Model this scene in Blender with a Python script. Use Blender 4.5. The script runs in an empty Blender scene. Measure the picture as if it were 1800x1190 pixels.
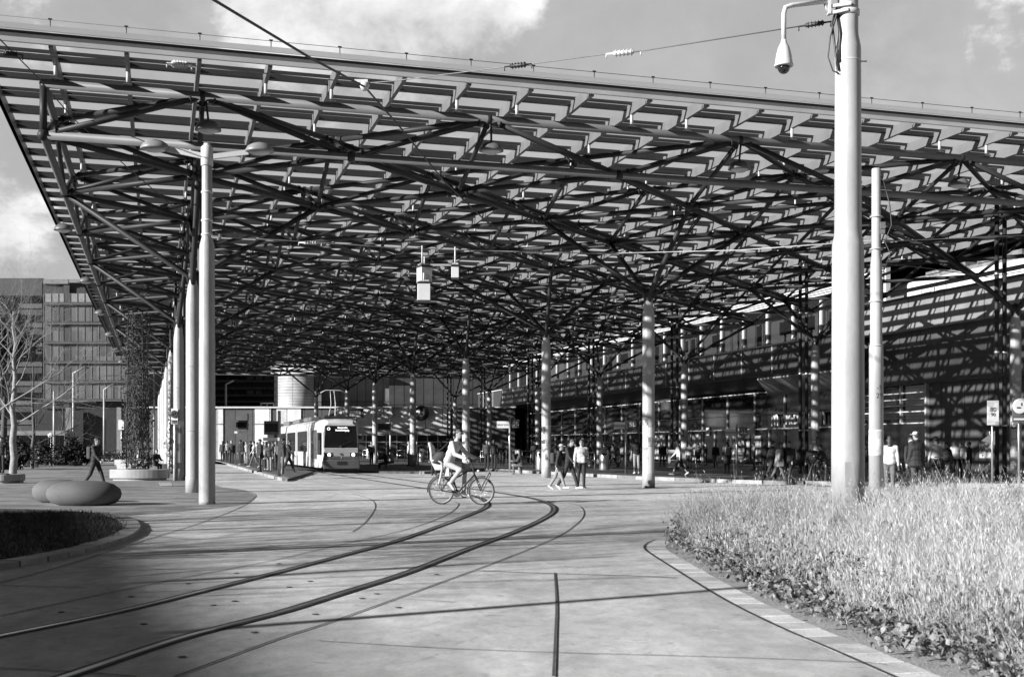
import bpy, bmesh, math, random
import numpy as np
from mathutils import Vector, Matrix
random.seed(7)
R = math.radians
sc = bpy.context.scene
C = sc.collection
PI = math.pi

# ---------------------------------------------------------------- camera model of the place
F = 2089.0; HZ = 785.4; EYE = 1.42
def at(px, Y, py):
    return Vector(((px-900)/F*Y, Y, EYE+(HZ-py)/F*Y))
def G(px, py, z=0.0):
    Y = (EYE-z)*F/(py-HZ)
    return Vector(((px-900)/F*Y, Y, z))
TH = .289
U = Vector((-math.sin(TH), math.cos(TH), 0)); V = Vector((math.cos(TH), math.sin(TH), 0))
P0 = Vector((-11.53, 29.24, 0)); AU = 6.95; AV = 7.586; ZL = 9.086; ZU = 10.355; ZC = 6.76
def W(u, v, z=0.0):
    return P0+U*u+V*v+Vector((0, 0, z))
def v_at(px, v):                        # u of the point on line v seen at px
    k = (px-900)/F
    a = P0.x+V.x*v; b = P0.y+V.y*v
    return (a-k*b)/(k*U.y-U.x)

# ---------------------------------------------------------------- mesh builder
class MB:
    def __init__(s): s.v = []; s.f = []; s.sm = []
    def add(s, vs, fs, smooth=False):
        o = len(s.v); s.v += [tuple(x) for x in vs]; s.f += [tuple(i+o for i in f) for f in fs]; s.sm += [smooth]*len(fs)
        return s
    def hexa(s, p):                     # 8 points, bottom 0-3 then top 4-7
        return s.add(p, [(3,2,1,0),(4,5,6,7),(0,1,5,4),(1,2,6,5),(2,3,7,6),(3,0,4,7)])
    def box(s, c, d, rz=0):
        c = Vector(c); m = Matrix.Rotation(rz, 3, 'Z'); hx, hy, hz = d[0]/2, d[1]/2, d[2]/2
        return s.hexa([c+m@Vector(q) for q in ((-hx,-hy,-hz),(hx,-hy,-hz),(hx,hy,-hz),(-hx,hy,-hz),(-hx,-hy,hz),(hx,-hy,hz),(hx,hy,hz),(-hx,hy,hz))])
    def uvbox(s, u0, u1, v0, v1, z0, z1):
        return s.hexa([W(u0,v0,z0),W(u0,v1,z0),W(u1,v1,z0),W(u1,v0,z0),W(u0,v0,z1),W(u0,v1,z1),W(u1,v1,z1),W(u1,v0,z1)])
    def beam(s, a, b, w, h, up=(0,0,1)):  # rectangular bar from a to b
        a = Vector(a); b = Vector(b); d = (b-a).normalized(); x = d.cross(Vector(up)).normalized()*(w/2); y = x.cross(d).normalized()*(h/2)
        return s.hexa([a-x-y,a+x-y,b+x-y,b-x-y,a-x+y,a+x+y,b+x+y,b-x+y])
    def path(s, pts, rs, n=8, caps=True, smooth=True, sx=1.0):
        pts = [Vector(p) for p in pts]
        if not hasattr(rs, '__len__'): rs = [rs]*len(pts)
        vs = []; fs = []
        ref = None
        for k, p in enumerate(pts):
            d = (pts[min(k+1, len(pts)-1)]-pts[max(k-1, 0)])
            if d.length < 1e-9: d = Vector((0,0,1))
            d.normalize()
            if ref is None:
                ref = Vector((0,0,1)) if abs(d.z) < .9 else Vector((1,0,0))
            x = d.cross(ref).normalized(); y = d.cross(x).normalized(); ref = -y if False else x.cross(d).normalized()
            for i in range(n):
                a = 2*PI*i/n; vs.append(p+x*(math.cos(a)*rs[k]*sx)+y*(math.sin(a)*rs[k]))
        for k in range(len(pts)-1):
            for i in range(n):
                j = (i+1) % n; fs.append((k*n+i, k*n+j, (k+1)*n+j, (k+1)*n+i))
        s.add(vs, fs, smooth)
        if caps:
            o = len(s.v)-len(vs)
            s.f.append(tuple(o+i for i in range(n))[::-1]); s.sm.append(False)
            s.f.append(tuple(o+(len(pts)-1)*n+i for i in range(n))); s.sm.append(False)
        return s
    def tube(s, a, b, r, r2=None, n=8, caps=True): return s.path([a, b], [r, r if r2 is None else r2], n, caps)
    def lathe(s, c, prof, n=20, ax=None, sy=1.0):   # prof: (r, z) list
        c = Vector(c); vs = []; fs = []
        m = Matrix.Identity(3) if ax is None else Vector((0,0,1)).rotation_difference(Vector(ax)).to_matrix()
        for r, z in prof:
            for i in range(n):
                a = 2*PI*i/n; vs.append(c+m@Vector((math.cos(a)*r, math.sin(a)*r*sy, z)))
        for k in range(len(prof)-1):
            for i in range(n):
                j = (i+1) % n; fs.append((k*n+i, k*n+j, (k+1)*n+j, (k+1)*n+i))
        s.add(vs, fs, True); o = len(s.v)-len(vs)
        if prof[0][0] > 1e-4: s.f.append(tuple(o+i for i in range(n))[::-1]); s.sm.append(False)
        if prof[-1][0] > 1e-4: s.f.append(tuple(o+(len(prof)-1)*n+i for i in range(n))); s.sm.append(False)
        return s
    def ell(s, c, r, n=12, m=8, rot=None):
        c = Vector(c); vs = []; fs = []; M = rot or Matrix.Identity(3)
        vs.append(c+M@Vector((0,0,-r[2])))
        for k in range(1, m):
            t = -PI/2+PI*k/m
            for i in range(n):
                a = 2*PI*i/n; vs.append(c+M@Vector((math.cos(a)*math.cos(t)*r[0], math.sin(a)*math.cos(t)*r[1], math.sin(t)*r[2])))
        vs.append(c+M@Vector((0,0,r[2])))
        for i in range(n): fs.append((0, 1+(i+1)%n, 1+i))
        for k in range(m-2):
            for i in range(n):
                j = (i+1)%n; fs.append((1+k*n+i, 1+k*n+j, 1+(k+1)*n+j, 1+(k+1)*n+i))
        o = 1+(m-2)*n
        for i in range(n): fs.append((o+i, o+(i+1)%n, o+n))
        return s.add(vs, fs, True)
    def cap(s, a, b, r1, r2=None, n=10):     # capsule with rounded ends
        a = Vector(a); b = Vector(b); r2 = r1 if r2 is None else r2
        d = b-a
        if d.length < 1e-6: return s.ell(a, (r1,)*3)
        d.normalize()
        pts = []; rs = []
        for t in (-80, -50, -20): pts.append(a+d*(r1*math.sin(R(t)))); rs.append(r1*math.cos(R(t)))
        for t in (20, 50, 80): pts.append(b+d*(r2*math.sin(R(t)))); rs.append(r2*math.cos(R(t)))
        return s.path(pts, rs, n)
    def sheet(s, poly, z):
        vs = [(p[0], p[1], z) for p in poly]
        a = sum(vs[i][0]*vs[(i+1)%len(vs)][1]-vs[(i+1)%len(vs)][0]*vs[i][1] for i in range(len(vs)))
        f = tuple(range(len(vs)))
        return s.add(vs, [f if a > 0 else f[::-1]])
    def slab(s, poly, z0, z1):
        n = len(poly); a = sum(poly[i][0]*poly[(i+1)%n][1]-poly[(i+1)%n][0]*poly[i][1] for i in range(n))
        if a < 0: poly = poly[::-1]
        vs = [(p[0], p[1], z0) for p in poly]+[(p[0], p[1], z1) for p in poly]
        return s.add(vs, [tuple(range(n))[::-1], tuple(range(n, 2*n))]+[(i, (i+1)%n, n+(i+1)%n, n+i) for i in range(n)])
    def strip(s, pts, w, z):                # flat ribbon along a polyline
        L = []; Rr = []
        pts = [Vector((p[0], p[1], 0)) for p in pts]
        for k, p in enumerate(pts):
            d = (pts[min(k+1, len(pts)-1)]-pts[max(k-1, 0)]).normalized(); nn = Vector((-d.y, d.x, 0))*(w/2)
            L.append((p.x+nn.x, p.y+nn.y, z)); Rr.append((p.x-nn.x, p.y-nn.y, z))
        n = len(pts)
        return s.add(L+Rr, [(k, n+k, n+k+1, k+1) for k in range(n-1)])
    def build(s, name, mat, parent=None, bevel=0):
        me = bpy.data.meshes.new(name); me.from_pydata(s.v, [], s.f)
        me.polygons.foreach_set('use_smooth', s.sm); me.update()
        o = bpy.data.objects.new(name, me); C.objects.link(o)
        if mat: me.materials.append(mat)
        if parent: o.parent = parent
        if bevel:
            m = o.modifiers.new('bevel', 'BEVEL'); m.width = bevel; m.segments = 2; m.limit_method = 'ANGLE'
        return o
def tag(o, label=None, cat=None, group=None, kind=None):
    if label: o['label'] = label
    if cat: o['category'] = cat
    if group: o['group'] = group
    if kind: o['kind'] = kind
    return o
def empty(name, loc=(0,0,0), rz=0, label=None, cat=None, group=None):
    o = bpy.data.objects.new(name, None); C.objects.link(o); o.location = loc; o.rotation_euler = (0,0,rz); o.empty_display_size = .2
    return tag(o, label, cat, group)
def copy_tree(o, parent=None):
    c = o.copy(); C.objects.link(c)
    if parent: c.parent = parent
    for ch in list(o.children): copy_tree(ch, c)
    return c

# ---------------------------------------------------------------- materials (the photograph is black and white)
MATS = {}; ALB = .7
def mat(name, val, rough=.6, metal=0.0, var=.25, scale=3.0, bump=0.0, bscale=60.0, spec=.5, stretch=None, fine=0.0):
    if name in MATS: return MATS[name]
    if metal < .5: val = val*ALB
    m = bpy.data.materials.new(name); m.use_nodes = True; nt = m.node_tree; N = nt.nodes; L = nt.links
    b = N['Principled BSDF']; b.inputs['Roughness'].default_value = rough; b.inputs['Metallic'].default_value = metal
    b.inputs['Specular IOR Level'].default_value = spec
    tc = N.new('ShaderNodeTexCoord'); mp = N.new('ShaderNodeMapping'); L.new(tc.outputs['Object'], mp.inputs[0])
    if stretch: mp.inputs['Scale'].default_value = stretch
    n1 = N.new('ShaderNodeTexNoise'); n1.inputs['Scale'].default_value = scale; n1.inputs['Detail'].default_value = 8; L.new(mp.outputs[0], n1.inputs['Vector'])
    mr = N.new('ShaderNodeMapRange'); mr.inputs['From Min'].default_value = .3; mr.inputs['From Max'].default_value = .7
    mr.inputs['To Min'].default_value = val*(1-var); mr.inputs['To Max'].default_value = val*(1+var); L.new(n1.outputs['Fac'], mr.inputs['Value'])
    out = mr.outputs[0]
    if fine:
        n3 = N.new('ShaderNodeTexNoise'); n3.inputs['Scale'].default_value = bscale; n3.inputs['Detail'].default_value = 3; L.new(mp.outputs[0], n3.inputs['Vector'])
        m3 = N.new('ShaderNodeMapRange'); m3.inputs['From Min'].default_value = .3; m3.inputs['From Max'].default_value = .7; m3.inputs['To Min'].default_value = 1-fine; m3.inputs['To Max'].default_value = 1+fine
        L.new(n3.outputs['Fac'], m3.inputs['Value']); mm = N.new('ShaderNodeMath'); mm.operation = 'MULTIPLY'; L.new(out, mm.inputs[0]); L.new(m3.outputs[0], mm.inputs[1]); out = mm.outputs[0]
    L.new(out, b.inputs['Base Color'])
    if bump:
        n2 = N.new('ShaderNodeTexNoise'); n2.inputs['Scale'].default_value = bscale; n2.inputs['Detail'].default_value = 5; L.new(mp.outputs[0], n2.inputs['Vector'])
        bp = N.new('ShaderNodeBump'); bp.inputs['Strength'].default_value = bump; bp.inputs['Distance'].default_value = .02; L.new(n2.outputs['Fac'], bp.inputs['Height']); L.new(bp.outputs[0], b.inputs['Normal'])
    MATS[name] = m; return m
def glassmat(name, tint, rough, trans, spec=.5, dirt=.1):
    # pane: part see-through, part surface
    m = bpy.data.materials.new(name); m.use_nodes = True; nt = m.node_tree; N = nt.nodes; L = nt.links
    b = N['Principled BSDF']; b.inputs['Base Color'].default_value = (dirt, dirt, dirt, 1); b.inputs['Roughness'].default_value = rough; b.inputs['Specular IOR Level'].default_value = spec
    t = N.new('ShaderNodeBsdfTransparent'); t.inputs[0].default_value = (tint, tint, tint, 1)
    mx = N.new('ShaderNodeMixShader'); mx.inputs[0].default_value = trans
    L.new(b.outputs[0], mx.inputs[1]); L.new(t.outputs[0], mx.inputs[2]); L.new(mx.outputs[0], N['Material Output'].inputs[0])
    MATS[name] = m; return m
def patchmat(name, lo, hi, scale, rough=.7, stretch=(1,1,1), sharp=.08):
    lo *= ALB; hi *= ALB
    # blocky printed patches: posters, stickers, displays
    m = bpy.data.materials.new(name); m.use_nodes = True; nt = m.node_tree; N = nt.nodes; L = nt.links
    b = N['Principled BSDF']; b.inputs['Roughness'].default_value = rough
    tc = N.new('ShaderNodeTexCoord'); mp = N.new('ShaderNodeMapping'); mp.inputs['Scale'].default_value = stretch; L.new(tc.outputs['Object'], mp.inputs[0])
    v = N.new('ShaderNodeTexVoronoi'); v.distance = 'CHEBYCHEV'; v.inputs['Scale'].default_value = scale; L.new(mp.outputs[0], v.inputs['Vector'])
    bw = N.new('ShaderNodeRGBToBW'); L.new(v.outputs['Color'], bw.inputs[0])
    n1 = N.new('ShaderNodeTexNoise'); n1.inputs['Scale'].default_value = scale*4; L.new(mp.outputs[0], n1.inputs['Vector'])
    ad = N.new('ShaderNodeMath'); ad.operation = 'MULTIPLY_ADD'; L.new(n1.outputs['Fac'], ad.inputs[0]); ad.inputs[1].default_value = .5; L.new(bw.outputs[0], ad.inputs[2])
    mr = N.new('ShaderNodeMapRange'); mr.inputs['From Min'].default_value = .55-sharp*3; mr.inputs['From Max'].default_value = .85+sharp; mr.inputs['To Min'].default_value = lo; mr.inputs['To Max'].default_value = hi
    L.new(ad.outputs[0], mr.inputs['Value']); L.new(mr.outputs[0], b.inputs['Base Color'])
    MATS[name] = m; return m
def emis(name, val, s):
    m = bpy.data.materials.new(name); m.use_nodes = True; b = m.node_tree.nodes['Principled BSDF']; b.inputs['Base Color'].default_value = (val,)*3+(1,)
    b.inputs['Emission Color'].default_value = (1,1,1,1); b.inputs['Emission Strength'].default_value = s
    MATS[name] = m; return m

def ground_material():
    m = bpy.data.materials.new('concrete_ground'); m.use_nodes = True; nt = m.node_tree; N = nt.nodes; L = nt.links
    b = N['Principled BSDF']; tc = N.new('ShaderNodeTexCoord')
    def noise(s, d, st=(1,1,1), dist=0):
        mp = N.new('ShaderNodeMapping'); mp.inputs['Scale'].default_value = st; L.new(tc.outputs['Object'], mp.inputs[0])
        n = N.new('ShaderNodeTexNoise'); n.inputs['Scale'].default_value = s; n.inputs['Detail'].default_value = d; n.inputs['Distortion'].default_value = dist; L.new(mp.outputs[0], n.inputs['Vector']); return n.outputs['Fac']
    def rng(x, a, c, lo, hi):
        r = N.new('ShaderNodeMapRange'); r.inputs['From Min'].default_value = a; r.inputs['From Max'].default_value = c; r.inputs['To Min'].default_value = lo; r.inputs['To Max'].default_value = hi; L.new(x, r.inputs['Value']); return r.outputs[0]
    def mul(x, y):
        q = N.new('ShaderNodeMath'); q.operation = 'MULTIPLY'; L.new(x, q.inputs[0]); L.new(y, q.inputs[1]); return q.outputs[0]
    a = rng(noise(.35, 6), .3, .7, .40, .60)
    c = rng(noise(1.6, 10, (1, .45, 1), .9), .3, .75, 1.14, .74)
    d = rng(noise(120, 3), .3, .7, .86, 1.14)
    e = rng(noise(18, 6), .62, .8, 1.0, .62)
    g1 = rng(noise(7, 8, (1, .6, 1), .3), .3, .7, .86, 1.12); g2 = rng(noise(28, 5), .3, .7, .9, 1.1); g3 = rng(noise(3.1, 4, (1, 1, 1), 2.0), .60, .72, 1.0, .72)
    o = mul(mul(mul(mul(mul(mul(a, c), d), e), g1), g2), g3)
    L.new(o, b.inputs['Base Color']); L.new(rng(noise(1.5, 5), .3, .7, .7, .95), b.inputs['Roughness']); b.inputs['Specular IOR Level'].default_value = .12
    bp = N.new('ShaderNodeBump'); bp.inputs['Strength'].default_value = .35; bp.inputs['Distance'].default_value = .01; L.new(noise(90, 6), bp.inputs['Height']); L.new(bp.outputs[0], b.inputs['Normal'])
    return m
def paving_material():
    m = bpy.data.materials.new('stone_paving'); m.use_nodes = True; nt = m.node_tree; N = nt.nodes; L = nt.links
    b = N['Principled BSDF']; b.inputs['Roughness'].default_value = .65; tc = N.new('ShaderNodeTexCoord'); mp = N.new('ShaderNodeMapping')
    mp.inputs['Rotation'].default_value = (0,0,.1); L.new(tc.outputs['Object'], mp.inputs[0])
    br = N.new('ShaderNodeTexBrick'); br.inputs['Scale'].default_value = 1.0; br.inputs['Brick Width'].default_value = 1.15; br.inputs['Row Height'].default_value = .62; br.inputs['Mortar Size'].default_value = .012
    br.inputs['Color1'].default_value = (.15,)*3+(1,); br.inputs['Color2'].default_value = (.3,)*3+(1,); br.inputs['Mortar'].default_value = (.03,)*3+(1,); br.offset = .37
    L.new(mp.outputs[0], br.inputs['Vector'])
    n = N.new('ShaderNodeTexNoise'); n.inputs['Scale'].default_value = 8; n.inputs['Detail'].default_value = 8; L.new(mp.outputs[0], n.inputs['Vector'])
    mr = N.new('ShaderNodeMapRange'); mr.inputs['From Min'].default_value = .3; mr.inputs['From Max'].default_value = .7; mr.inputs['To Min'].default_value = .75; mr.inputs['To Max'].default_value = 1.2; L.new(n.outputs['Fac'], mr.inputs['Value'])
    mu = N.new('ShaderNodeVectorMath'); mu.operation = 'SCALE'; L.new(br.outputs['Color'], mu.inputs[0]); L.new(mr.outputs[0], mu.inputs['Scale']); L.new(mu.outputs[0], b.inputs['Base Color'])
    bp = N.new('ShaderNodeBump'); bp.inputs['Strength'].default_value = .5; bp.inputs['Distance'].default_value = .01; L.new(br.outputs['Fac'], bp.inputs['Height']); bp.invert = True; L.new(bp.outputs[0], b.inputs['Normal'])
    return m
def panel_mat(name, val, var, w, gap, rough=.45, metal=.0, axis=None, hgt=50.0):
    val *= ALB
    # cladding panels with vertical joints along the canopy direction or X
    m = bpy.data.materials.new(name); m.use_nodes = True; nt = m.node_tree; N = nt.nodes; L = nt.links
    b = N['Principled BSDF']; b.inputs['Roughness'].default_value = rough; b.inputs['Metallic'].default_value = metal
    tc = N.new('ShaderNodeTexCoord'); sp = N.new('ShaderNodeSeparateXYZ'); L.new(tc.outputs['Object'], sp.inputs[0])
    cb = N.new('ShaderNodeCombineXYZ')
    if axis is None: L.new(sp.outputs[0], cb.inputs[0])
    else:
        d = N.new('ShaderNodeVectorMath'); d.operation = 'DOT_PRODUCT'; L.new(tc.outputs['Object'], d.inputs[0]); d.inputs[1].default_value = axis; L.new(d.outputs['Value'], cb.inputs[0])
    L.new(sp.outputs[2], cb.inputs[1])
    br = N.new('ShaderNodeTexBrick'); br.offset = 0; br.inputs['Scale'].default_value = 1; br.inputs['Brick Width'].default_value = w; br.inputs['Row Height'].default_value = hgt; br.inputs['Mortar Size'].default_value = gap
    br.inputs['Color1'].default_value = (val*(1-var),)*3+(1,); br.inputs['Color2'].default_value = (val*(1+var),)*3+(1,); br.inputs['Mortar'].default_value = (.01,)*3+(1,)
    L.new(cb.outputs[0], br.inputs['Vector'])
    n = N.new('ShaderNodeTexNoise'); n.inputs['Scale'].default_value = 1.2; n.inputs['Detail'].default_value = 9; L.new(tc.outputs['Object'], n.inputs['Vector'])
    mr = N.new('ShaderNodeMapRange'); mr.inputs['From Min'].default_value = .3; mr.inputs['From Max'].default_value = .7; mr.inputs['To Min'].default_value = .8; mr.inputs['To Max'].default_value = 1.15; L.new(n.outputs['Fac'], mr.inputs['Value'])
    mu = N.new('ShaderNodeVectorMath'); mu.operation = 'SCALE'; L.new(br.outputs['Color'], mu.inputs[0]); L.new(mr.outputs[0], mu.inputs['Scale']); L.new(mu.outputs[0], b.inputs['Base Color'])
    MATS[name] = m; return m

M_ground = ground_material(); M_pave = paving_material()
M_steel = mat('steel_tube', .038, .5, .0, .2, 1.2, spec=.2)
M_raft = mat('painted_rafter', .19, .5, 0, .12, 2)
M_post = mat('post_paint', .62, .4, 0, .05, 1.5)
M_polew = mat('pale_pole_paint', .5, .45, 0, .17, 1.6, bump=.05, bscale=20, stretch=(1,1,.3), fine=.05)
M_cols = mat('column_paint', .42, .5, 0, .18, 2.0, bump=.06, bscale=18, stretch=(1,1,.4), fine=.08)
M_dark = mat('dark_metal', .03, .5, 0, .3)
M_black = mat('black_rubber', .015, .7, 0, .3)
M_white = mat('white_paint', .75, .4, 0, .04, 3)
M_chrome = mat('brushed_steel', .55, .32, .85, .1, 8)
M_roofglass = glassmat('roof_glass', 1.0, .2, .975, .3, .06)
M_wallglass = glassmat('wall_glass', .85, .05, .55, .5, .02)
M_darkglass = mat('dark_glass', .012, .05, 0, .3, spec=.6)
M_paint = mat('road_paint', .62, .6, 0, .12, 12, fine=.15)
M_joint = mat('tar_joint', .09, .8, 0, .4, 9)
M_rubber = mat('rail_filler', .05, .75, 0, .45, 6)
M_rail = mat('rail_steel', .4, .3, .9, .2, 4)
M_kerb = mat('kerb_granite', .36, .7, 0, .25, 2.5, bump=.3, bscale=40, fine=.12)
M_kerbd = mat('kerb_dark', .2, .7, 0, .25, 3, fine=.15)
M_asph = mat('platform_asphalt', .07, .8, 0, .25, 2, fine=.25, bscale=80)
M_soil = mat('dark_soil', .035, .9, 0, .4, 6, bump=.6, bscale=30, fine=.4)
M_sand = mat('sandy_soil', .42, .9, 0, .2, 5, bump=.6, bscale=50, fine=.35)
M_skin = mat('skin', .42, .5, 0, .06, 8)
M_bark = mat('pale_bark', .32, .8, 0, .3, 9, bump=.4, bscale=30)
M_barkd = mat('dark_bark', .1, .8, 0, .3, 9)
M_leafd = mat('dark_foliage', .035, .7, 0, .5, 5)
M_concrete = mat('cast_concrete', .36, .6, 0, .12, 2, bump=.1, bscale=25)
M_boulder = mat('boulder_concrete', .13, .8, 0, .15, 1.4, bump=.12, bscale=25, fine=.08)
M_tire = mat('tyre', .03, .7, 0, .2)
M_light = mat('light_shell', .7, .4, 0, .03)
M_poster = patchmat('poster_print', .05, .7, 5.5)
M_poster2 = patchmat('poster_collage', .04, .75, 9, stretch=(1,1,.6))

# ---------------------------------------------------------------- sun, sky, camera
SUN_D = Vector((.865, .502, 0)); EL = 18.8
sun = bpy.data.lights.new('sun', 'SUN'); sun.energy = 5.0; sun.angle = R(.53); sun.color = (1, 1, 1)
so = bpy.data.objects.new('sun', sun); C.objects.link(so)
ld = Vector((SUN_D.x*math.cos(R(EL)), SUN_D.y*math.cos(R(EL)), -math.sin(R(EL))))
so.rotation_euler = ld.to_track_quat('-Z', 'Y').to_euler(); so.location = (-30, -10, 30)
wd = bpy.data.worlds.new('World'); sc.world = wd; wd.use_nodes = True
nt = wd.node_tree; N = nt.nodes; L = nt.links; bg = N['Background']
sky = N.new('ShaderNodeTexSky'); sky.sky_type = 'NISHITA'; sky.sun_disc = False; sky.sun_elevation = R(EL)
sky.sun_rotation = math.atan2(-SUN_D.x, -SUN_D.y) % (2*PI)
sky.air_density = 1.0; sky.dust_density = 1.0
bw = N.new('ShaderNodeRGBToBW'); L.new(sky.outputs[0], bw.inputs[0])
tc = N.new('ShaderNodeTexCoord')
def vdot(d, lo, hi):
    d = Vector(d).normalized(); q = N.new('ShaderNodeVectorMath'); q.operation = 'DOT_PRODUCT'; L.new(tc.outputs['Generated'], q.inputs[0]); q.inputs[1].default_value = d
    r = N.new('ShaderNodeMapRange'); r.interpolation_type = 'SMOOTHSTEP'; r.inputs['From Min'].default_value = math.cos(R(lo)); r.inputs['From Max'].default_value = math.cos(R(hi)); L.new(q.outputs['Value'], r.inputs['Value']); return r.outputs[0]
def m2(op, a, b_):
    q = N.new('ShaderNodeMath'); q.operation = op
    for i, x in enumerate((a, b_)):
        if isinstance(x, (int, float)): q.inputs[i].default_value = x
        else: L.new(x, q.inputs[i])
    return q.outputs[0]
mp = N.new('ShaderNodeMapping'); mp.inputs['Scale'].default_value = (1, 1, 1.35); L.new(tc.outputs['Generated'], mp.inputs[0])
nz = N.new('ShaderNodeTexNoise'); nz.inputs['Scale'].default_value = 9.0; nz.inputs['Detail'].default_value = 14; nz.inputs['Roughness'].default_value = .62; nz.inputs['Distortion'].default_value = .15; L.new(mp.outputs[0], nz.inputs['Vector'])
nw = N.new('ShaderNodeTexNoise'); nw.inputs['Scale'].default_value = 2.2; nw.inputs['Detail'].default_value = 9; nw.inputs['Distortion'].default_value = 1.4; L.new(mp.outputs[0], nw.inputs['Vector'])
mask = vdot((-.115, 1, .375), 9.8, 3.0)
mask = m2('MAXIMUM', mask, m2('MULTIPLY', vdot((-.47, 1, .185), 6, 1.0), .72))
mask = m2('MAXIMUM', mask, m2('MULTIPLY', vdot((.42, 1, .30), 11, 1), .36))
mask = m2('MAXIMUM', mask, m2('MULTIPLY', vdot((-.38, 1, .385), 5, 1), .55))
cl = m2('ADD', m2('MULTIPLY', m2('SUBTRACT', nz.outputs['Fac'], .5), 2.3), m2('MULTIPLY', mask, .85))
cr = N.new('ShaderNodeMapRange'); cr.interpolation_type = 'SMOOTHSTEP'; cr.inputs['From Min'].default_value = .40; cr.inputs['From Max'].default_value = .8; L.new(cl, cr.inputs['Value'])
wisp = N.new('ShaderNodeMapRange'); wisp.inputs['From Min'].default_value = .35; wisp.inputs['From Max'].default_value = .8; wisp.inputs['To Max'].default_value = .5; L.new(nw.outputs['Fac'], wisp.inputs['Value'])
cov = m2('MAXIMUM', cr.outputs[0], wisp.outputs[0])
shade = N.new('ShaderNodeMapRange'); shade.inputs['From Min'].default_value = .38; shade.inputs['From Max'].default_value = .68; shade.inputs['To Min'].default_value = 3.1; shade.inputs['To Max'].default_value = 6.9; L.new(nz.outputs['Fac'], shade.inputs['Value'])
SKY_FLAT = 3.15
skyv = m2('ADD', m2('MULTIPLY', bw.outputs[0], .22), SKY_FLAT*.78)
mixn = N.new('ShaderNodeMix'); L.new(cov, mixn.inputs['Factor']); L.new(skyv, mixn.inputs['A']); L.new(shade.outputs[0], mixn.inputs['B'])
sz = N.new('ShaderNodeSeparateXYZ'); L.new(tc.outputs['Generated'], sz.inputs[0])
zg = N.new('ShaderNodeMapRange'); zg.interpolation_type = 'SMOOTHSTEP'; zg.inputs['From Min'].default_value = .36; zg.inputs['From Max'].default_value = .72; zg.inputs['To Min'].default_value = 1.0; zg.inputs['To Max'].default_value = .08; L.new(sz.outputs[2], zg.inputs['Value'])
yg = N.new('ShaderNodeMapRange'); yg.interpolation_type = 'SMOOTHSTEP'; yg.inputs['From Min'].default_value = .5; yg.inputs['From Max'].default_value = -.2; yg.inputs['To Min'].default_value = 1.0; yg.inputs['To Max'].default_value = .22; L.new(sz.outputs[1], yg.inputs['Value'])
skyo = m2('MULTIPLY', m2('MULTIPLY', mixn.outputs['Result'], zg.outputs[0]), yg.outputs[0])
cc = N.new('ShaderNodeCombineColor')
for k in range(3): L.new(skyo, cc.inputs[k])
L.new(cc.outputs[0], bg.inputs['Color']); bg.inputs['Strength'].default_value = .072

cam = bpy.data.cameras.new('camera'); co = bpy.data.objects.new('camera', cam); C.objects.link(co); sc.camera = co
co.location = (0, 0, EYE); co.rotation_euler = (R(90), 0, 0); cam.sensor_width = 36; cam.lens = F/1800*36; cam.shift_y = (HZ-595)/1800; cam.clip_end = 2000
cam.dof.use_dof = True; cam.dof.focus_distance = 38; cam.dof.aperture_fstop = 4.5
sc.view_settings.view_transform = 'Standard'; sc.view_settings.look = 'None'; sc.view_settings.exposure = 1.08
sc.cycles.max_bounces = 5; sc.cycles.diffuse_bounces = 2; sc.cycles.glossy_bounces = 2; sc.cycles.transparent_max_bounces = 16; sc.cycles.transmission_bounces = 2
sc.cycles.use_denoising = True; sc.cycles.sample_clamp_indirect = 4

# ---------------------------------------------------------------- ground
mb = MB(); mb.sheet([(-500,-150),(500,-150),(500,900),(-500,900)], 0)
tag(mb.build('ground', M_ground), kind='structure')
def spline(pts, n=10):
    P = [Vector(p) for p in pts]; out = []
    for i in range(len(P)-1):
        a = P[max(i-1,0)]; b = P[i]; c = P[i+1]; d = P[min(i+2, len(P)-1)]
        for k in range(n):
            t = k/n; out.append(.5*((2*b)+(c-a)*t+(2*a-5*b+4*c-d)*t*t+(3*b-a-3*c+d)*t**3))
    out.append(P[-1]); return out
def gp(l): return [G(x, y) for x, y in l]
inner = gp([(-330,1185),(0,1118),(200,1077),(360,1038),(500,1003),(600,977),(700,950),(780,922),(835,901),(856,890),(852,880),(825,870),(760,857),(690,846),(640,838)])
outer = gp([(-60,1245),(113,1190),(300,1127),(400,1100),(500,1074),(600,1043),(720,1005),(820,966),(905,935),(955,912),(974,898),(968,887),(935,876),(870,865),(790,854),(720,845),(675,838)])
front_rail_l = G(577, 835); front_rail_r = G(622, 835)
TF = Vector((-9.15, 63.6, 0))                       # tram front centre
inner = inner[:12]+[Vector((-3.0,40.7,0)), Vector((-5.9,50.3,0)), TF-V*.72, TF-V*.72+U*30]
outer = outer[:14]+[Vector((-1.65,41.1,0)), Vector((-4.5,50.7,0)), TF+V*.72, TF+V*.72+U*30]
for k, line in enumerate((inner, outer)):
    pts = spline(line, 12)
    r = MB(); r.strip(pts, .17, .004); o = tag(r.build('rail_groove', M_rubber), kind='structure')
    r = MB(); r.strip(pts, .055, .009); tag(r.build('rail', M_rail), kind='structure')
    pts2 = [p+Vector((.0, 0, 0)) for p in pts]
    r = MB(); r.strip([pts[i]+Vector((-(pts[min(i+1,len(pts)-1)]-pts[max(i-1,0)]).normalized().y, (pts[min(i+1,len(pts)-1)]-pts[max(i-1,0)]).normalized().x, 0))*(-.055) for i in range(len(pts))], .03, .013); tag(r.build('rail_flangeway', M_black), kind='structure')
j = MB()
def joint(px, w=.022):
    j.strip(spline(gp(px), 8), w, .0075)
joint([(0,1025),(120,992),(250,951),(350,920),(420,893),(446,877),(448,869),(430,862),(395,857)])
joint([(0,1083),(300,1020),(480,985),(600,957),(720,929),(785,905),(806,888),(800,882)])
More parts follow.
